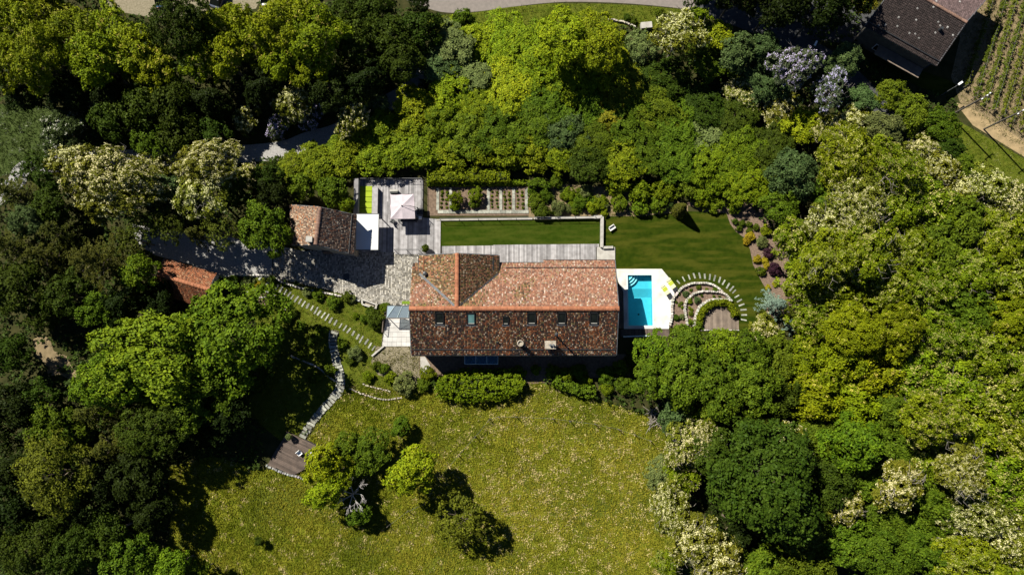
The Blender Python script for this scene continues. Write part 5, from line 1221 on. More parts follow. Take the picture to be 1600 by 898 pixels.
# along the top edge, from the corner to the road
T(22, 45, 50, 'olive', 'filling the top-left corner of the photo')
T(70, 22, 42, 'olive', 'second from the corner along the top edge')
T(62, 92, 46, 'olive', 'below the second one from the top-left corner', 8.5)
T(118, 58, 46, 'olive', 'third along the top edge row, before the gravel patch')
T(150, 98, 42, 'olive', 'jutting lowest from the top edge row', 8)
T(15, 105, 36, 'olive', 'at the left edge above the black shade', 7.5)
T(178, 48, 38, 'olive', 'just before the gravel parking patch')
T(212, 82, 40, 'olive', 'directly below the gravel parking patch', 7)
T(240, 108, 32, 'olive', 'touching the dark tree under the blue car', 7)
T(262, 122, 26, 'olive', 'lowest below the dark tree under the blue car', 6)
T(284, 38, 46, 'dark', 'between the blue and navy parked cars', 9, look='deep green dense tree')
T(310, 98, 30, 'olive', 'under the deep green dense tree', 6.5)
T(350, 48, 44, 'olive', 'below the navy parked car')
T(352, 92, 34, 'olive', 'second below the navy parked car', 7)
T(398, 66, 42, 'olive', 'below the white parked car')
T(446, 36, 46, 'olive', 'tall beside the white parked car', 9)
T(440, 92, 36, 'olive', 'below the tall one beside the white car', 7)
T(490, 58, 50, 'olive', 'largest before the dark trees at the road', 9)
T(496, 108, 34, 'olive', 'hanging over the black shade above the lane', 7)
T(540, 25, 36, 'dark', 'at the top edge beside the olive trees')
T(585, 22, 34, 'dark', 'at the top edge just before the road')
T(560, 68, 42, 'dark', 'in the clump below the road end, shed side')
T(612, 62, 40, 'dark', 'in the clump below the road end, middle')
T(655, 48, 36, 'dark', 'at the tip of the clump by the road')
T(630, 98, 34, 'dark', 'lowest of the clump by the road', 6)
T(655, 8, 14, 'deep', 'small one on the pale road edge', 5)
T(725, 28, 16, 'mid', 'small on the grass verge under the road', 2.5)
# dark middle band, top left
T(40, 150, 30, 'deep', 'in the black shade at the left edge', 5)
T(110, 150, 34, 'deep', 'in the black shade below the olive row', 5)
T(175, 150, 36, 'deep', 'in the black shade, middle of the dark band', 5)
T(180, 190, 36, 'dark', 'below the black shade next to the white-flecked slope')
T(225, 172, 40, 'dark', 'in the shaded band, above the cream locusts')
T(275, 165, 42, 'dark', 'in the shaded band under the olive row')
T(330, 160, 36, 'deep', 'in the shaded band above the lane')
T(290, 212, 36, 'dark', 'just above the pair of cream locusts')
T(240, 218, 32, 'mid', 'just above the widest cream locust', look='mid-green shaded tree')
T(335, 208, 30, 'dark', 'just above the round cream locust by the drive')
T(100, 208, 34, 'white', 'on the dark slope at the left edge')
T(135, 185, 22, 'white', 'small, behind the dark slope')
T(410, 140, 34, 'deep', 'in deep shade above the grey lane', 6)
T(385, 188, 22, 'cream', 'small, with bare pale branches by the lane')
T(455, 165, 30, 'cream', 'sparse, above the visible bend of the lane', look='shaded locust tree with dull cream blossom')
T(436, 196, 20, 'lilac', 'hanging over the visible bend of the lane')
T(485, 184, 20, 'lilac', 'on the far side of the lane bend')
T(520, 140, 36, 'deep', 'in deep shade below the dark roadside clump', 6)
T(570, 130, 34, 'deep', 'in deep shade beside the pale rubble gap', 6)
T(550, 178, 30, 'cream', 'above the laurel bank, where the lane disappears')
T(590, 168, 22, 'sage', 'beside the pale rubble gap', look='grey-green scrubby tree')
T(418, 278, 26, 'dark', 'at the lower end of the lane bend', 5)
T(425, 300, 32, 'deep', 'in the black gap above the outbuilding', 5)
# cream locusts by the drive
T(112, 255, 34, 'cream', 'at the lane, nearest the white-flecked slope')
T(150, 272, 42, 'cream', 'second from the left edge above the drive', 8)
T(200, 285, 52, 'cream', 'widest, above the start of the drive', 9)
T(165, 315, 36, 'cream', 'lowest of the wide group above the drive', 7)
T(238, 268, 30, 'cream', 'on the drive side of the widest locust')
T(255, 300, 34, 'teal', 'wedged between the two big cream locusts')
T(325, 258, 44, 'cream', 'round, upper half of the pair near the outbuilding', 8)
T(318, 305, 40, 'cream', 'round, lower half of the pair near the outbuilding', 8)
T(392, 276, 24, 'cream', 'narrow, closest to the outbuilding')
T(365, 300, 32, 'dark', 'in shade between the cream locust and outbuilding', 5)
T(306, 366, 22, 'conifer', 'dangling its boughs over the dappled drive', 6)
T(228, 352, 30, 'thin', 'over the start of the drive', 7)
T(268, 355, 28, 'thin', 'over the drive beside the dangling conifer', 7)
T(345, 362, 30, 'thin', 'over the drive between conifer and outbuilding tree', 7)
T(205, 372, 24, 'thin', 'at the narrow head of the drive', 6)
T(415, 356, 40, 'mid', 'touching the gable of the weathered outbuilding', 6)
T(72, 268, 34, 'dark', 'between the lane gap and the cream locusts')
T(82, 318, 32, 'dark', 'below the lane gap near the left edge')
T(22, 302, 36, 'conifer', 'at the left edge below the lane')
T(42, 345, 34, 'teal', 'near the left edge amid dark conifers')
T(95, 362, 34, 'conifer', 'above the wide dark conifer by the drive')
T(20, 385, 42, 'conifer', 'at the left edge, middle height')
T(70, 400, 36, 'conifer', 'second in from the left edge, middle height')
T(148, 408, 52, 'conifer', 'wide, beside the garage roof', 8)
T(220, 425, 30, 'bright', 'covering the near end of the garage roof', 6)
T(200, 470, 36, 'deep', 'in black shade below the garage', 5)
T(250, 470, 30, 'deep', 'in black shade touching the garage eave', 4)
T(28, 448, 44, 'dark', 'at the left edge level with the garage')
T(105, 462, 36, 'dark', 'left of the big bright tree, upper')
T(68, 492, 30, 'dark', 'beside the bare earth patch', 4)
T(160, 482, 32, 'mid', 'small crown above the big bright tree')
# big bright trees, left centre
T(372, 520, 82, 'bright', 'huge, overhanging the stepping stone garden', 7.0, sq=.8)
T(245, 565, 88, 'bright', 'huge, left partner of the garden tree', 7.5, sq=.8)
T(180, 590, 52, 'bright', 'on the outer flank of the huge pair', 8)
T(300, 610, 62, 'mid', 'on the shaded side of the huge pair', 6, sq=.8)
T(240, 668, 48, 'dark', 'below the huge bright pair', 7)
T(385, 585, 38, 'dark', 'in shadow between the huge tree and the stair path', 3, sq=.7)
T(352, 648, 42, 'deep', 'in the big tree shadow above the lone deck', 5, sq=.7)
T(290, 690, 38, 'deep', 'in the big tree shadow at the meadow edge', 3, sq=.6)
T(20, 550, 36, 'dark', 'at the left edge below the bare earth patch', 4)
T(62, 628, 34, 'dark', 'below the bare earth patch', 4)
T(20, 640, 44, 'deep', 'at the left edge, lower third')
T(92, 672, 44, 'mid', 'above the thin brown tree at lower left', look='mid-green shaded tree')
T(150, 645, 42, 'conifer', 'tucked under the huge bright pair')
T(175, 700, 42, 'conifer', 'beside the thin brown tree')
T(85, 740, 58, 'rust', 'leaning at lower left', 8)
T(25, 730, 42, 'deep', 'behind the thin brown tree at the edge', 5)
T(150, 770, 44, 'deep', 'below the thin brown tree', 5)
T(215, 745, 44, 'deep', 'in shadow at the meadow corner, upper', 5)
T(240, 800, 40, 'deep', 'in shadow at the meadow corner, lower', 5)
T(20, 800, 44, 'deep', 'at the left edge near the bottom corner', 5)
T(60, 850, 48, 'dark', 'near the bottom-left corner', look='dark olive leafy tree')
T(120, 862, 46, 'dark', 'second from the bottom-left corner')
T(175, 830, 42, 'dark', 'third from the bottom-left corner, in shade')
T(205, 868, 42, 'mid', 'at the bottom edge before the bright pair')
T(268, 888, 30, 'bright', 'at the bottom edge beside the meadow', 6)
T(312, 894, 20, 'bright', 'small, last at the bottom edge before the meadow', 4)
# laurel bank above the terrace
bank = [(455, 264, 20), (488, 253, 22), (525, 239, 24), (562, 218, 30), (600, 208, 30), (640, 205, 32), (500, 264, 26), (540, 256, 28), (580, 248, 30), (622, 242, 30), (662, 238, 32), (705, 236, 32), (748, 238, 32), (790, 240, 32), (832, 242, 30), (870, 246, 28)]
bl_ = ['at the lane end of the bank, topmost', 'second along the upper row from the lane', 'third along the upper row from the lane', 'fourth along the upper row from the lane', 'fifth along the upper row from the lane', 'sixth along the upper row from the lane',
 'first of the lower row above the outbuilding', 'second of the lower row above the outbuilding', 'above the timber screen of the terrace', 'straight above the parasol terrace', 'above the terrace railing corner', 'above the wide clipped hedge, shed end', 'above the middle of the wide clipped hedge', 'above the far end of the wide clipped hedge', 'above the dark topiary arch', 'last of the lower row, by the wild bed']
for (x, y, r), l in zip(bank, bl_): T(x, y-5, r+5, 'laurel', l, 1.6, sq=.58)
T(470, 292, 24, 'mid', 'in the shade strip behind the outbuilding roof', 3)
T(520, 300, 24, 'mid', 'between outbuilding roof and timber screen', 3)
T(540, 318, 16, 'laurel', 'squeezed between outbuilding and timber screen', 2.5)
# sunlit wood, top centre: low, merging growth
def T(x, y, r, kind, where, h=None, look=None, **k):
    low = x < 1225 and 88 < y < 300 or (x < 800 and y > 60)
    return tree(x, y, r*(1.28 if low else 1), kind, where, min(h or 2.0, 2.0+max(0, (230-y))*.010) if low else h, look=look, sq=.5 if low else .85)
T(672, 100, 34, 'teal', 'on the slope below the grass verge, shaded side', 4)
T(700, 72, 30, 'sage', 'pale, at the top of the sunlit slope', 4, look='pale grey-green bushy tree')
T(738, 62, 32, 'lime', 'at the top of the slope nearest the road end')
T(742, 122, 26, 'sage', 'round and pale amid the lime slope', 5.5, look='pale yellow-cream bushy tree')
T(700, 138, 30, 'lime', 'above the laurel bank, lane side', 5)
T(655, 165, 30, 'lime', 'by the rubble gap at the end of the lane', 4.5)
T(790, 72, 40, 'lime', 'below the verge, second from the road end')
T(838, 92, 42, 'lime', 'below the verge, third along', 8)
T(880, 62, 46, 'lime', 'tall, below the middle of the verge', 8.5)
T(932, 70, 46, 'lime', 'tall, below the far half of the verge', 8.5)
T(890, 112, 44, 'lime', 'with drooping yellow tips in the middle of the slope', 8)
T(950, 105, 36, 'lime', 'beside the amber-tinted tree', 7.5, look='yellow-lime sunlit tree')
T(800, 140, 42, 'lime', 'brightest in the middle of the slope', 7)
T(745, 168, 34, 'laurel', 'large, mid slope above the clipped hedge', 5)
T(690, 190, 34, 'laurel', 'large, above the parasol terrace bank', 4.5)
T(730, 205, 32, 'mid', 'just above the laurel bank, middle', 4.5)
T(780, 195, 36, 'mid', 'above the laurel bank, under the brightest lime tree', 5)
T(830, 195, 36, 'mid', 'above the topiary arch, upper bank', 5)
T(850, 155, 36, 'mid', 'centre of the slope, in partial shade', 6)
T(880, 200, 34, 'teal', 'above the wild bed, upper bank', 5)
T(910, 160, 36, 'mid', 'below the drooping lime tree', 6)
T(985, 128, 36, 'amber', 'alone of its tint in the upper wood', 7)
T(950, 165, 32, 'amber', 'just below the tinted one in the wood', 6, look='yellowish amber-green tree')
T(930, 215, 34, 'mid', 'two crowns above the wild bed', 5)
T(920, 255, 30, 'dark', 'at the edge of the black gap by the topiary', 4)
T(980, 185, 34, 'mid', 'middle of the wood below the amber tree', 6)
T(1020, 165, 36, 'mid', 'below the cream tree near the road bend', 6)
T(1035, 120, 34, 'dark', 'under the cream tree near the road bend', 6)
T(1000, 75, 26, 'sage', 'brownish, beside the small stone ruin', 4, look='dull grey-green scrub tree')
T(1062, 56, 38, 'cream', 'at the road bend, with a pale bare branch', 8)
T(1085, 30, 24, 'lime', 'small, on the verge end at the road bend', 4)
T(1122, 55, 22, 'lime', 'vivid, beside the cream one at the bend', 6)
T(1110, 92, 30, 'mid', 'below the vivid lime one at the bend', 6)
T(1150, 82, 36, 'teal', 'under the shaded road, first of three', 6)
T(1185, 118, 36, 'teal', 'under the shaded road, second of three', 6)
T(1195, 75, 26, 'teal', 'under the shaded road, closest to the tarmac', 6)
T(1060, 200, 34, 'mid', 'middle of the wood, level with the hedge', 5)
T(1010, 225, 34, 'mid', 'above the bright shrubs at the lawn top', 5)
T(970, 250, 32, 'laurel', 'large, above the wild bed', 4)
T(1055, 245, 34, 'mid', 'above the cone-shaped cypress', 5)
T(1100, 165, 32, 'dark', 'in shade under the teal trees', 6)
T(1105, 215, 32, 'sage', 'rounded with tawny tips above the lawn top', 6, look='tawny-green rounded tree')
T(1150, 185, 34, 'dark', 'below the small cream tree in the upper wood', 5)
T(1160, 142, 28, 'cream', 'small, with bare pale twigs in the upper wood', 6)
T(1150, 235, 36, 'bright', 'fan-shaped, above the mulch bed')
T(1110, 262, 34, 'laurel', 'large, above the lawn top corner', 4)
T(1165, 280, 34, 'laurel', 'large, above the mulch bed', 4)
T(1205, 232, 34, 'dark', 'spiky crown above the mulch bed')
T(1215, 165, 28, 'cream', 'pale, below the lilac tree')
T(1238, 105, 36, 'lilac', 'biggest, beside the shaded road', 8)
T(1298, 138, 28, 'lilac', 'second, between lilac tree and brown house', 7)
T(1255, 195, 32, 'lime', 'beside the dry grassy gap', 3)
T(1318, 95, 28, 'teal', 'at the dark road junction below the brown house', 5)
T(1345, 160, 32, 'teal', 'under the brown house, first', 4)
T(1388, 150, 28, 'mid', 'under the brown house lawn', 3.5)
T(1425, 178, 30, 'mid', 'under the brown house, nearest the vineyard', 4)
T(1380, 200, 28, 'sage', 'pale, beside the glimpse of lower road', 5, look='pale grey-green roadside tree')
T(1330, 190, 30, 'cream', 'thin, beside the glimpse of lower road')
T(1295, 205, 28, 'cream', 'small, above the right-hand wood')
T(1465, 195, 30, 'mid', 'at the foot of the utility poles')
T(1440, 232, 28, 'cream', 'upper one on the lower road')
T(1465, 262, 30, 'cream', 'second one on the lower road')
T(1478, 228, 24, 'dark', 'below the utility pole, upper', 4)
T(1505, 258, 24, 'mid', 'below the grassy bank', 4)
T(1542, 292, 34, 'cream', 'third one on the lower road, with pale boughs')
T(1580, 318, 32, 'cream', 'last on the lower road at the right edge')
T(1505, 300, 28, 'cream', 'between the other roadside blossom trees')
# right-hand wood
T = tree
T(1238, 275, 40, 'teal', 'big, at the top of the mulch bed')
T(1215, 320, 30, 'mid', 'beside the mulch bed rim')
T(1320, 250, 46, 'locust', 'topmost in the right-hand wood', 8)
T(1385, 262, 44, 'locust', 'below the glimpse of lower road', 8)
T(1290, 300, 36, 'mid', 'between the teal tree and blossom tree')
T(1335, 328, 46, 'cream', 'roundest blossom tree in the right-hand wood', 9)
T(1285, 350, 34, 'cream', 'smaller, beside the roundest blossom tree', 8)
T(1400, 320, 44, 'locust', 'beside the roundest blossom tree')
T(1450, 320, 40, 'locust', 'below the second cream roadside tree')
T(1500, 350, 42, 'mid', 'below the third cream roadside tree')
T(1560, 375, 44, 'locust', 'at the right edge under the roadside locusts')
T(1240, 375, 36, 'locust', 'leaning over the mulch bed')
T(1290, 405, 46, 'locust', 'second back from the mulch bed', 9)
T(1350, 395, 46, 'locust', 'straight below the roundest blossom tree', 9)
T(1410, 395, 44, 'locust', 'in the middle of the right-hand wood, upper')
T(1465, 390, 42, 'mid', 'dark-gapped, upper middle of the right-hand wood')
T(1520, 425, 46, 'locust', 'near the right edge, level with the lawn')
T(1580, 440, 42, 'locust', 'at the right edge, level with the pool top')
T(1255, 440, 38, 'locust', 'behind the golden shrubs of the mulch bed')
T(1310, 460, 44, 'locust', 'behind the silvery conifers, upper')
T(1375, 455, 46, 'locust', 'wood interior, level with the pool')
T(1440, 450, 46, 'locust', 'wood interior, second level with the pool')
T(1500, 485, 44, 'mid', 'wood interior, nearer the right edge by the pool level')
T(1570, 500, 46, 'olive', 'at the right edge, level with the deck')
T(1268, 500, 36, 'locust', 'just behind the silvery conifers')
T(1330, 520, 46, 'olive', 'large, one crown behind the silvery conifers', 8)
T(1400, 515, 46, 'olive', 'large, two crowns behind the silvery conifers', 8)
T(1465, 530, 46, 'locust', 'three crowns behind the silvery conifers')
T(1530, 550, 46, 'locust', 'four crowns behind the silvery conifers')
T(1590, 565, 40, 'locust', 'at the right edge, just below the deck level')
T(1212, 474, 25, 'blue', 'larger one at the lawn end', 3.5)
T(1243, 508, 20, 'blue', 'smaller one behind its larger twin', 3)
T(1195, 512, 24, 'cream', 'low and bright by the semicircular deck', 3.5, look='lime bush-tree with cream blossom')
T(1232, 488, 16, 'rust', 'between the two silvery conifers', 2.5)
T(1025, 548, 34, 'bright', 'under the pool terrace corner', 5)
T(1075, 545, 40, 'mid', 'below the round garden, first', 6)
T(1125, 545, 40, 'bright', 'below the semicircular deck', 6)
T(1168, 552, 34, 'mid', 'below the last stepping stones', 6)
T(1015, 590, 32, 'mid', 'at the end of the rear hedge', 5)
T(1065, 595, 40, 'mid', 'second row below the round garden', 7)
T(1120, 605, 44, 'mid', 'second row below the semicircular deck', 8)
T(1170, 605, 42, 'mid', 'second row below the stepping stones', 8)
T(1060, 640, 32, 'teal', 'at the meadow corner by the grey stump')
T(1110, 650, 40, 'mid', 'third row below the round garden')
T(1160, 645, 38, 'mid', 'third row below the semicircular deck')
T(1215, 560, 38, 'mid', 'below the small silvery conifer')
T(1255, 560, 40, 'olive', 'below the silvery conifers, bright')
T(1215, 615, 40, 'dark', 'in the dip left of the olive trees')
T(1305, 575, 44, 'olive', 'second below the silvery conifers')
T(1270, 620, 42, 'olive', 'third below the silvery conifers')
T(1365, 575, 44, 'olive', 'of the lower wood, first of upper rank')
T(1425, 585, 44, 'locust', 'of the lower wood, second of upper rank')
T(1485, 600, 44, 'locust', 'of the lower wood, third of upper rank')
T(1545, 615, 44, 'locust', 'of the lower wood, fourth of upper rank')
T(1595, 630, 38, 'locust', 'at the edge, upper rank of lower wood')
T(1330, 630, 42, 'olive', 'of the lower wood, above the round green one')
T(1390, 640, 42, 'mid', 'of the lower wood, second rank')
T(1450, 655, 46, 'locust', 'of the lower wood, blossomed centre', 9)
T(1510, 665, 44, 'locust', 'of the lower wood, beside its blossomed centre')
T(1570, 685, 44, 'locust', 'of the lower wood, right edge second rank')
T(1222, 690, 34, 'cream', 'alone between the dark dome and the olive wood', 8)
T(1330, 690, 44, 'bright', 'round, amid the lower right-hand wood', 8)
T(1275, 690, 38, 'mid', 'beside the lone cream locust')
T(1390, 700, 40, 'mid', 'below the second rank, right of the round green one')
T(1195, 745, 82, 'dark', 'huge dome at the lower meadow side', 11, look='huge dark green dome-shaped tree')
T(1130, 715, 44, 'dark', 'on the meadow flank of the huge dome', 8)
T(1245, 815, 52, 'dark', 'on the low flank of the huge dome', 8)
T(1290, 755, 40, 'dark', 'right flank of the huge dome', 7)
T(1150, 820, 40, 'deep', 'in shade below the huge dome', 6)
T(1068, 695, 34, 'cream', 'at the meadow edge, first below the stump', 6)
T(1105, 690, 30, 'cream', 'touching the top of the huge dome', 7)
T(1035, 740, 28, 'sage', 'pale, spilling over the meadow edge', 3, look='pale green low blossom tree')
T(1062, 745, 32, 'locust', 'at the meadow edge, beside the huge dome')
T(1048, 795, 36, 'cream', 'at the meadow edge, below the huge dome', 6)
T(1085, 840, 40, 'cream', 'low at the meadow edge with a bare pale bough', 7)
T(1120, 878, 40, 'cream', 'at the bottom edge beside the meadow', 7)
T(1040, 880, 26, 'locust', 'at the bottom edge, in the meadow corner', 4)
T(1185, 880, 44, 'mid', 'at the bottom edge, right of the cream locusts')
T(1250, 880, 46, 'mid', 'at the bottom edge, second from the cream locusts')
T(1310, 840, 44, 'mid', 'above the bottom edge, third from the cream locusts')
T(1320, 790, 26, 'cream', 'small, beside a bare pale branch in the dark wood', 7)
T(1370, 870, 46, 'mid', 'at the bottom edge, fourth from the cream locusts')
T(1345, 745, 38, 'mid', 'below the round bright green one')
T(1402, 755, 36, 'cream', 'upright, in the lower right wood', 9)
T(1385, 810, 40, 'mid', 'below the upright cream locust')
T(1440, 720, 42, 'locust', 'above right of the upright cream locust')
T(1500, 735, 46, 'cream', 'broad, in the lower right wood', 9)
T(1560, 745, 44, 'locust', 'near the right edge, lower third')
T(1595, 780, 40, 'locust', 'at the right edge, lower third')
T(1450, 785, 42, 'mid', 'below the broad cream locust')
T(1510, 800, 46, 'cream', 'second broad one, closer to the bottom')
T(1565, 835, 44, 'cream', 'near the bottom-right corner')
T(1430, 850, 44, 'mid', 'at the bottom edge, fifth from the cream locusts')
T(1490, 870, 46, 'locust', 'at the bottom edge near the corner')
T(1545, 890, 42, 'locust', 'in the bottom-right corner')
T(1600, 880, 36, 'locust', 'last in the bottom-right corner')
# trees that shade the top road
for x, y, r, l in ((1150, -12, 40, 'over the road where its shade begins'), (1215, 0, 42, 'over the middle of the shaded road'), (1285, 10, 38, 'over the shaded road before the brown house'), (1335, -15, 34, 'behind the gable of the brown house')): T(x, y, r, 'deep', l, 9)
for x, y, r, l in ((1085, -100, 44, 'just beyond the top edge, first shading the road'), (1145, -95, 46, 'beyond the top edge, second shading the road'), (1205, -85, 46, 'beyond the top edge, third shading the road'), (1265, -70, 46, 'beyond the top edge, fourth shading the road'), (1315, -55, 40, 'beyond the top edge, fifth shading the road')): T(x, y, r, 'dark', l, 10, look='tall dark green tree')
T(1352, 8, 18, 'amber', 'small, at the brown house gable', 3, look='orange-green small tree'); T(1090, -8, 26, 'dark', 'over the pale road end', 9)
# meadow trees
T(500, 722, 30, 'lime', 'beside the lone shaded deck', 5, look='yellow-green tall tree')
T(528, 738, 28, 'lime', 'second crown beside the lone shaded deck', 3.5, look='yellow-green tall tree')
T(508, 768, 28, 'lime', 'lower half of the clump by the dead tree', 5, look='yellow-green leafy tree')
T(578, 705, 34, 'mid', 'in the meadow, before the round lime tree', 3, sq=.7)
T(545, 698, 24, 'mid', 'small, between the deck tree and dark meadow tree', 3)
T(645, 735, 38, 'lime', 'round, alone in the meadow', 5.5)
T(625, 668, 16, 'mid', 'tiny and thin in the upper meadow', 2)
T(722, 812, 45, 'rust', 'broad and alone in the middle of the meadow', 3.6)
T(560, 800, 20, 'mid', 'small, below the dead grey tree', 2.5)
T(405, 845, 9, 'dark', 'tiny lone sapling in the shaded meadow', 1.2)
# dead tree
M['dead_wood'] = mat('dead_wood', (0.36, 0.34, 0.33), (0.24, 0.225, 0.22), 5, 0.9)
p = P(548, 774, 4.0); dt = thing('dead_tree', 'leafless grey dead tree leaning in the meadow clump', 'tree', (p.x, p.y, 0)); rng = random.Random(4)
mb = MB(); mb.tube((0, 0, -.1), (.1, 0, 3.4), .18, .12, 7); mb.build('trunk', 'dead_wood', dt)
mb = MB()
def twig(p, d, L, r, lv):
    q = p+d*L; mb.tube(p, q, r, r*.6, 5)
    if lv:
        for _ in range(3): twig(q, (d+Vector((rng.uniform(-.8, .8), rng.uniform(-.8, .8), rng.uniform(-.2, .45)))).normalized(), L*rng.uniform(.55, .8), r*.6, lv-1)
for k in range(7): a = k*.9; twig(Vector((.1, 0, 2.5+.16*k)), Vector((math.cos(a), math.sin(a), .5)).normalized(), 1.1, .08, 3)
mb.build('branches', 'dead_wood', dt)
p = P(1022, 652, .8); st = thing('brush_pile', 'pale grey brush heap at the upper meadow corner', 'brush heap', (p.x, p.y, 0)); mb = MB()
for k in range(60): a = rng.uniform(0, 6.28); q = Vector((rng.uniform(-.8, .8), rng.uniform(-1.4, 1.4), rng.uniform(.1, .9))); mb.tube(q, q+Vector((math.cos(a), math.sin(a), rng.uniform(-.2, .4)))*rng.uniform(.5, 1.1), .05, .02, 4)
mb.build('twigs', 'pale_bark', st, 'stuff')

# ------------------------------------------------------------------ shrubs and bed plants
S = shrub
S(712, 309, 11, 'laurel', 'tall yellow-green shrub in the second vegetable bed', sq=1.2, h=1.0)
S(711, 322, 8, 'laurel', 'lower shrub tuft under the tall one in the vegetable bed')
S(744, 304, 11, 'laurel', 'round yellow-green shrub casting a dark shadow in the vegetable beds', h=1.1)
S(741, 318, 8, 'mid', 'darker low shrub under the round vegetable bed shrub')
for x, y, r, k, l in ((832, 299, 9, 'mid', 'rounded shrub at the end of the last vegetable bed'), (853, 306, 11, 'mid', 'dark rounded shrub below the topiary arch'), (838, 315, 13, 'mid', 'wide shrub at the lawn wall beside the vegetable beds'), (848, 330, 14, 'box', 'low dense ground shrub at the lawn wall'),
    (868, 285, 11, 'mid', 'feathery shrub above the wild bed'), (872, 325, 12, 'sage', 'pale grey-green shrub in the wild bed centre'), (888, 305, 11, 'laurel', 'bright shrub on the upper wild bed'), (905, 318, 12, 'mid', 'leafy shrub in the wild bed middle'), (925, 325, 10, 'laurel', 'bright shrub near the wall corner in the wild bed'),
    (915, 298, 11, 'sage', 'dull grey shrub at the top of the wild bed'), (940, 318, 11, 'laurel', 'leafy shrub above the wall corner'), (965, 288, 20, 'laurel', 'large shrub above the lawn, first from the wild bed'), (968, 318, 14, 'bright', 'lower bright shrub at the lawn top beside the wall'), (1000, 300, 20, 'laurel', 'large shrub above the lawn, second from the wild bed'),
    (1000, 325, 14, 'bright', 'low bright shrub on the lawn top edge, second'), (1028, 318, 15, 'bright', 'low bright shrub on the lawn top edge, third'), (1040, 295, 19, 'laurel', 'large shrub above the lawn, third from the wild bed'), (1075, 292, 20, 'mid', 'mid-green shrub behind the cone-shaped cypress'), (1095, 312, 15, 'laurel', 'bright rounded shrub right of the cypress'),
    (1118, 318, 14, 'bright', 'fresh green shrub at the mulch bed start'), (1125, 292, 16, 'mid', 'shrub above the fresh green one at the mulch bed'), (1147, 322, 12, 'bright', 'fresh green shrub on the upper mulch bed'), (1145, 298, 14, 'laurel', 'shrub at the shaded top of the mulch bed'),
    (1196, 360, 9, 'laurel', 'rounded green shrub beside the golden mulch bed shrub'), (1190, 378, 9, 'sage', 'pale green shrub below the golden mulch bed shrub'), (1201, 395, 9, 'purple', 'dark purple shrub in the mulch bed, upper'), (1209, 420, 10, 'purple', 'dark purple shrub in the mulch bed, lower and wider'), (1189, 424, 7, 'mid', 'small green shrub between the yellow ones of the mulch bed'),
    (1172, 369, 8, 'gold', 'largest golden-yellow shrub of the mulch bed'), (1167, 376, 6, 'gold', 'smaller golden tuft at the lawn side of the largest'), (1183, 405, 6.5, 'gold', 'golden shrub alone at the lawn edge, middle of mulch bed'), (1195, 407, 5.5, 'gold', 'golden-green shrub right of the lone golden one'), (1197, 415, 5.5, 'gold', 'golden shrub beside the wide purple shrub'), (1211, 443, 4.5, 'gold', 'small golden shrub at the lower mulch bed, upper of two'), (1200, 449, 4.5, 'gold', 'small golden shrub at the lower mulch bed, lower of two')):
    S(x, y, r, k, l)
for k, (x, y, l) in enumerate(((1148, 346, 'first clipped dark ball from the cypress on the mulch bed'), (1159.5, 349, 'second clipped dark ball from the cypress on the mulch bed'), (1170.5, 350.5, 'third clipped dark ball from the cypress on the mulch bed'), (1181, 355, 'fourth clipped dark ball, closest to the golden shrub'), (1154, 357, 'clipped ball in front of the first two, at the lawn rim'), (1171, 361, 'clipped ball just above the largest golden shrub'))): S(x, y, 5.2, 'box', l, name='box_shrub', sq=1.0, group='clipped balls on the mulch bed')
# conical cypress on the lawn top
p = P(1064, 326, 1.8); cy = thing('cypress_tree', 'cone-shaped dark cypress casting a pointed shadow on the lawn', 'tree', (p.x, p.y, 0)); rg = np.random.default_rng(9)
t = rg.random(420); a = rg.uniform(0, 6.28, 420); rr = (1.0-t)**.75*.95+.05; cc = np.stack([np.cos(a)*rr, np.sin(a)*rr, .2+t*3.9], 1); V, c = clumps_to_leaves(cc, unit(np.stack([np.cos(a), np.sin(a), np.full(420, .6)], 1)), np.full(420, .2), 14, .17, PAL['conifer'], rg); link('crown', quads_mesh('crown', V, c*1.2), cy)
mb = MB(); mb.tube((0, 0, -.1), (0, 0, 3.6), .14, .04, 7); mb.build('trunk', 'bark', cy)
# round garden planting
for x, y, r, k, l in ((585, 315, 4, 'box', 'dark tuft in the outer strip above the middle wall'), (487, 352, 2.6, 'mid', 'small green tuft high on the outer strip'), (425, 405, 5, 'teal', 'largest blue-dark tuft in the outer strip'), (335, 398, 2.4, 'box', 'small dark tuft nearest the loungers'), (690, 345, 2.8, 'laurel', 'bright tuft at the crest of the outer strip'), (800, 340, 5, 'mid', 'spreading green tuft at the far end of the outer strip'), (462, 488, 5, 'laurel', 'round leafy tuft on the break of the middle wall'),
    (300, 505, 2.2, 'box', 'small dark tuft beside the outer wall, middle'), (365, 515, 2.6, 'mid', 'paired green tuft in the outer strip, middle'), (335, 545, 2.4, 'mid', 'lower paired tuft in the outer strip, middle'), (375, 572, 2.6, 'laurel', 'light tuft in the lower outer strip'), (300, 700, 5.0, 'box', 'dark tuft at the foot of the outer wall'), (375, 690, 4.5, 'sage', 'greyish tuft at the foot of the outer strip'), (565, 478, 5.5, 'teal', 'wide blue-dark tuft in the inner strip'), (625, 425, 2.4, 'box', 'small dark tuft at the top of the inner strip'),
    (780, 435, 2.6, 'mid', 'green tuft in the inner strip above the hedge crown'), (852, 437, 2.6, 'box', 'dark tuft next along the inner strip'), (955, 458, 2.6, 'mid', 'last tuft at the thin end of the inner strip'), (485, 650, 4.0, 'mid', 'dark green tuft low in the inner strip'), (470, 580, 2.6, 'laurel', 'light tuft low in the inner strip'), (500, 600, 2.4, 'laurel', 'second light tuft low in the inner strip'), (480, 760, 4.5, 'bright', 'bright tuft at the foot of the inner strip')):
    S(*ZP(x, y), r, k, l, name='bed_plant')
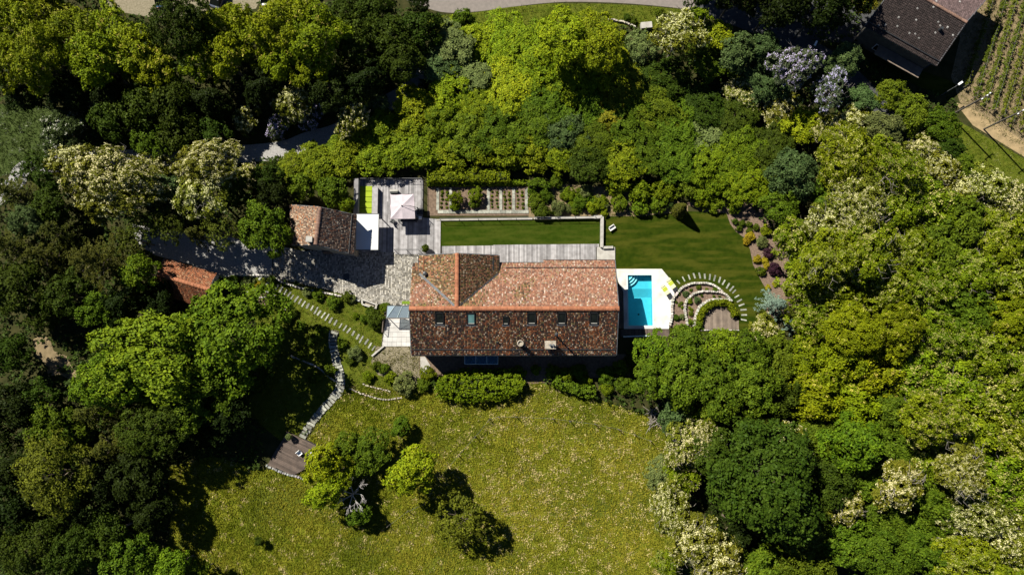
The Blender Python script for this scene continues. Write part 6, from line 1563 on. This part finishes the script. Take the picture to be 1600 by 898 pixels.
# vegetables
vl = {694: 'first', 773: 'fourth', 792.5: 'fifth', 812.5: 'sixth'}
for bx_, nm in vl.items():
    for i in range(2):
        for j in range(5):
            S(bx_-4+i*8+random.uniform(-1, 1), 300+j*6+random.uniform(-1, 1), random.uniform(1.6, 2.6), random.choice(['mid', 'laurel', 'box']), f"{['topmost', 'second', 'middle', 'fourth', 'lowest'][j]} plant of the {['terrace-side', 'lawn-side'][i]} column in the {nm} vegetable bed", name='vegetable_plant', group=f'vegetables in the {nm} bed')
# garden slope shrubs
for x, y, r, k, l in ((497, 460, 9, 'mid', 'dark shrub under the yard edging, nearest the drive'), (522, 472, 11, 'mid', 'rounded shrub in the middle of the yard edging'), (543, 463, 9, 'box', 'dark shrub close to the yard edging trough'), (551, 467, 6, 'sage', 'grey-leaved shrub touching the trough'), (587, 500, 15, 'box', 'big dense dark shrub beside the tiled patio'), (569, 498, 7, 'mid', 'clipped small shrub below the trough'), (556, 493, 5, 'laurel', 'smallest light shrub below the trough'), (579, 486, 8, 'box', 'dark shrub between trough and glass roof'), (603, 480, 8, 'mid', 'leafy shrub against the glass lean-to'),
    (534, 537, 9, 'mid', 'shrub in the fork of stair path and stepping stones'), (556, 552, 12, 'sage', 'rounded olive shrub right of the stair path top'), (548, 562, 8, 'box', 'low wide dark shrub beside the stair path'), (588, 571, 8, 'box', 'dark shrub near the slanting kerb'), (600, 575, 8, 'mid', 'green shrub below the gravel patch'), (632, 599, 18, 'sage', 'large pale yellow-green shrub at the meadow top'), (610, 590, 10, 'laurel', 'bright shrub left of the large pale one'), (662, 600, 11, 'mid', 'grey-green shrub beside the big rounded hedge'), (668, 585, 12, 'laurel', 'bright shrub at the concrete pad'),
    (575, 588, 9, 'laurel', 'spreading bright shrub in the lower garden'), (503, 518, 10, 'mid', 'shrub above the stair path top'), (486, 532, 9, 'box', 'dark low shrub left of the stair path'), (470, 510, 8, 'mid', 'shrub under the stepping stones, middle'), (450, 497, 8, 'mid', 'shrub under the stepping stones, upper'), (431, 473, 11, 'box', 'dark low juniper between white stone lines'), (455, 488, 9, 'box', 'dark rounded shrub beside the juniper'),
    (365, 437, 8, 'mid', 'green shrub at the garage corner'), (390, 440, 8, 'sage', 'tawny shrub beside the drive edging'), (404, 447, 6, 'gold', 'golden shrub in the dark flower bed'), (399, 459, 4, 'gold', 'small golden tuft below the golden shrub'), (515, 578, 10, 'mid', 'shaded shrub left of the stair path, lower'), (472, 552, 10, 'mid', 'deep-shaded shrub under the big tree'), (492, 592, 10, 'mid', 'deep-shaded shrub beside the short stone wall'), (426, 436, 7, 'box', 'dark shrub at the head of the stepping stones'),
    (480, 457, 7, 'sage', 'tawny shrub along the yard edging')):
    S(x, y, r, k, l)
# shrubs below the house
for x, y, r, k, l in ((700, 592, 12, 'laurel', 'shrub at the left end of the big rounded hedge'), (810, 583, 11, 'laurel', 'upright shrub at the far end of the big rounded hedge'), (837, 577, 8, 'laurel', 'small shrub alone below the round chimney'), (862, 580, 11, 'laurel', 'shrub below the square chimney, bright'), (885, 585, 13, 'laurel', 'bright shrub above the slanting hedge'), (905, 582, 13, 'mid', 'dark rounded shrub behind the slanting hedge'), (915, 597, 11, 'laurel', 'bright shrub touching the slanting hedge'), (945, 585, 14, 'mid', 'leafy shrub at the house corner, upper'), (948, 607, 12, 'laurel', 'bright rounded shrub at the end of the slanting hedge'),
    (975, 600, 14, 'mid', 'shrub between slanting hedge and wood'), (970, 575, 14, 'mid', 'tall shrub in shade at the house corner'), (990, 560, 14, 'dark', 'dark shrub in shade below the pool')):
    S(x, y, r, k, l)
wr = random.Random(12)
for k in range(26):
    x, y = wr.uniform(858, 945), wr.uniform(292, 335); kd = wr.choice(['laurel', 'mid', 'sage', 'bright']); S(x, y, wr.uniform(4, 8), kd, {'laurel': 'small yellow-green clump', 'mid': 'small mid-green clump', 'sage': 'small grey-green clump', 'bright': 'small fresh green clump'}[kd]+' among the wild bed planting', name='bed_plant', group='%s clumps in the wild bed' % kd)
S(1030, 20, 8, 'mid', 'small shrub on the verge by the stone ruin', name='shrub'); S(980, 28, 6, 'box', 'dark clipped shrub on the verge, road side'); S(990, 32, 6, 'box', 'dark clipped shrub on the verge, wood side')
p = P(1010, 40, .6); o = box_obj('stone_plinth', 'pale_concrete', None, p.x, p.y, .4, 1.6, .9, .8, .1); tag(o, 'grey concrete plinth at the wood edge under the verge', 'plinth')
stone_line('dry_stone_wall', 'low pale stone wall on the verge beside the plinth', [(952, 30), (965, 33), (978, 36), (992, 42)], .3, .35, (.55, .5, .42))

# ------------------------------------------------------------------ grasses and undergrowth
grass('meadow_grass', [MEADOW], 24, .26, .12, ((.085, .118, .005), (.235, .228, .022), (.43, .375, .155)), .006, seed=2, lean=.8, blades=4, dryc=(880, 770, 190, 130))
grass('garden_grass', [GARDEN], 18, .16, .09, ((.085, .115, .007), (.155, .17, .014), (.30, .28, .09)), .012, excl=[[(515, 520), (545, 520), (545, 600), (510, 650), (465, 690), (480, 650), (510, 620), (512, 560)]], seed=3)
grass('verge_grass', [VERGE, [(1500, 190), (1600, 245), (1600, 300), (1500, 225)]], 16, .16, .09, ((.075, .100, .007), (.125, .145, .014), (.2, .2, .07)), .012, seed=4)
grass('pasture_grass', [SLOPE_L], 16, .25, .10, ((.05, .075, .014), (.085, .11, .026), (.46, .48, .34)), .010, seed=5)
grass('dry_grass', [[(588, 541), (657, 541), (657, 600), (640, 600), (590, 585), (580, 565)], [(850, 292), (945, 292), (1060, 320), (1000, 338), (850, 338)]], 14, .2, .08, ((.08, .095, .012), (.15, .15, .03), (.38, .33, .18)), .016, seed=6)
grass('vineyard_weeds', [VINE_G], 9, .16, .10, ((.05, .06, .01), (.10, .115, .02), (.3, .26, .12)), .010, seed=8)
grass('lawn_grass', [LAWN, [(688, 344), (940, 340), (940, 382), (688, 384)]], 14, .05, .06, ((.020, .036, .0015), (.034, .052, .003), (.075, .075, .012)), .014, seed=9, excl=[[(1050, 440), (1095, 425), (1140, 440), (1160, 470), (1165, 520), (1040, 520)], [(955, 418), (1036, 418), (1062, 450), (1050, 520), (955, 520)]], lean=.3, patch=.5)
# woodland floor cover
rg = np.random.default_rng(77); n = 26000; x = rg.uniform(-20, 1620, n); y = rg.uniform(-20, 918, n); k = np.ones(n, bool)
OPEN = [MEADOW, GARDEN, VERGE, DRIVE, YARD, LAWN, VINE_G, SLOPE_L, [(440, 270), (980, 270), (980, 345), (1060, 345), (1060, 520), (985, 590), (655, 590), (590, 540), (540, 400), (440, 400)], [(1060, 300), (1160, 300), (1250, 430), (1250, 520), (1040, 525)],
        [(560, -60), (1075, -30), (1180, 10), (1330, 90), (1420, 200), (1380, 210), (1260, 130), (1090, 40), (900, 20), (660, 40)], [(1340, 30), (1460, -60), (1570, -40), (1500, 130), (1440, 130)], [(30, 285), (60, 240), (300, 236), (520, 195), (600, 150), (665, 110), (650, 150), (540, 225), (430, 248), (200, 262), (60, 275)], [(150, -30), (430, -30), (400, 14), (330, 22), (240, 30), (170, 18)],
        [(240, 395), (345, 425), (320, 480), (225, 460)], [(60, 535), (85, 535), (105, 575), (75, 575)], [(415, 670), (510, 690), (500, 730), (460, 750), (410, 730)], [(1490, 140), (1640, 200), (1640, 330), (1560, 285), (1490, 225)], [(1365, 62), (1500, 130), (1470, 155), (1365, 90)]]
for e in OPEN: k &= ~inside(e, x, y)
x, y = x[k], y[k]; pts = np.array([tuple(P(a, b, .15)) for a, b in zip(x, y)]); pts[:, 2] += rg.uniform(0, .8, len(pts))
V, c = clumps_to_leaves(pts, unit(rg.normal(size=pts.shape)*.4+np.array([0, 0, 1])), np.full(len(pts), .45), 6, .42, ((.04, .06, .008), (.022, .036, .006)), rg)
link('undergrowth', quads_mesh('undergrowth', V, c), None, 'stuff')
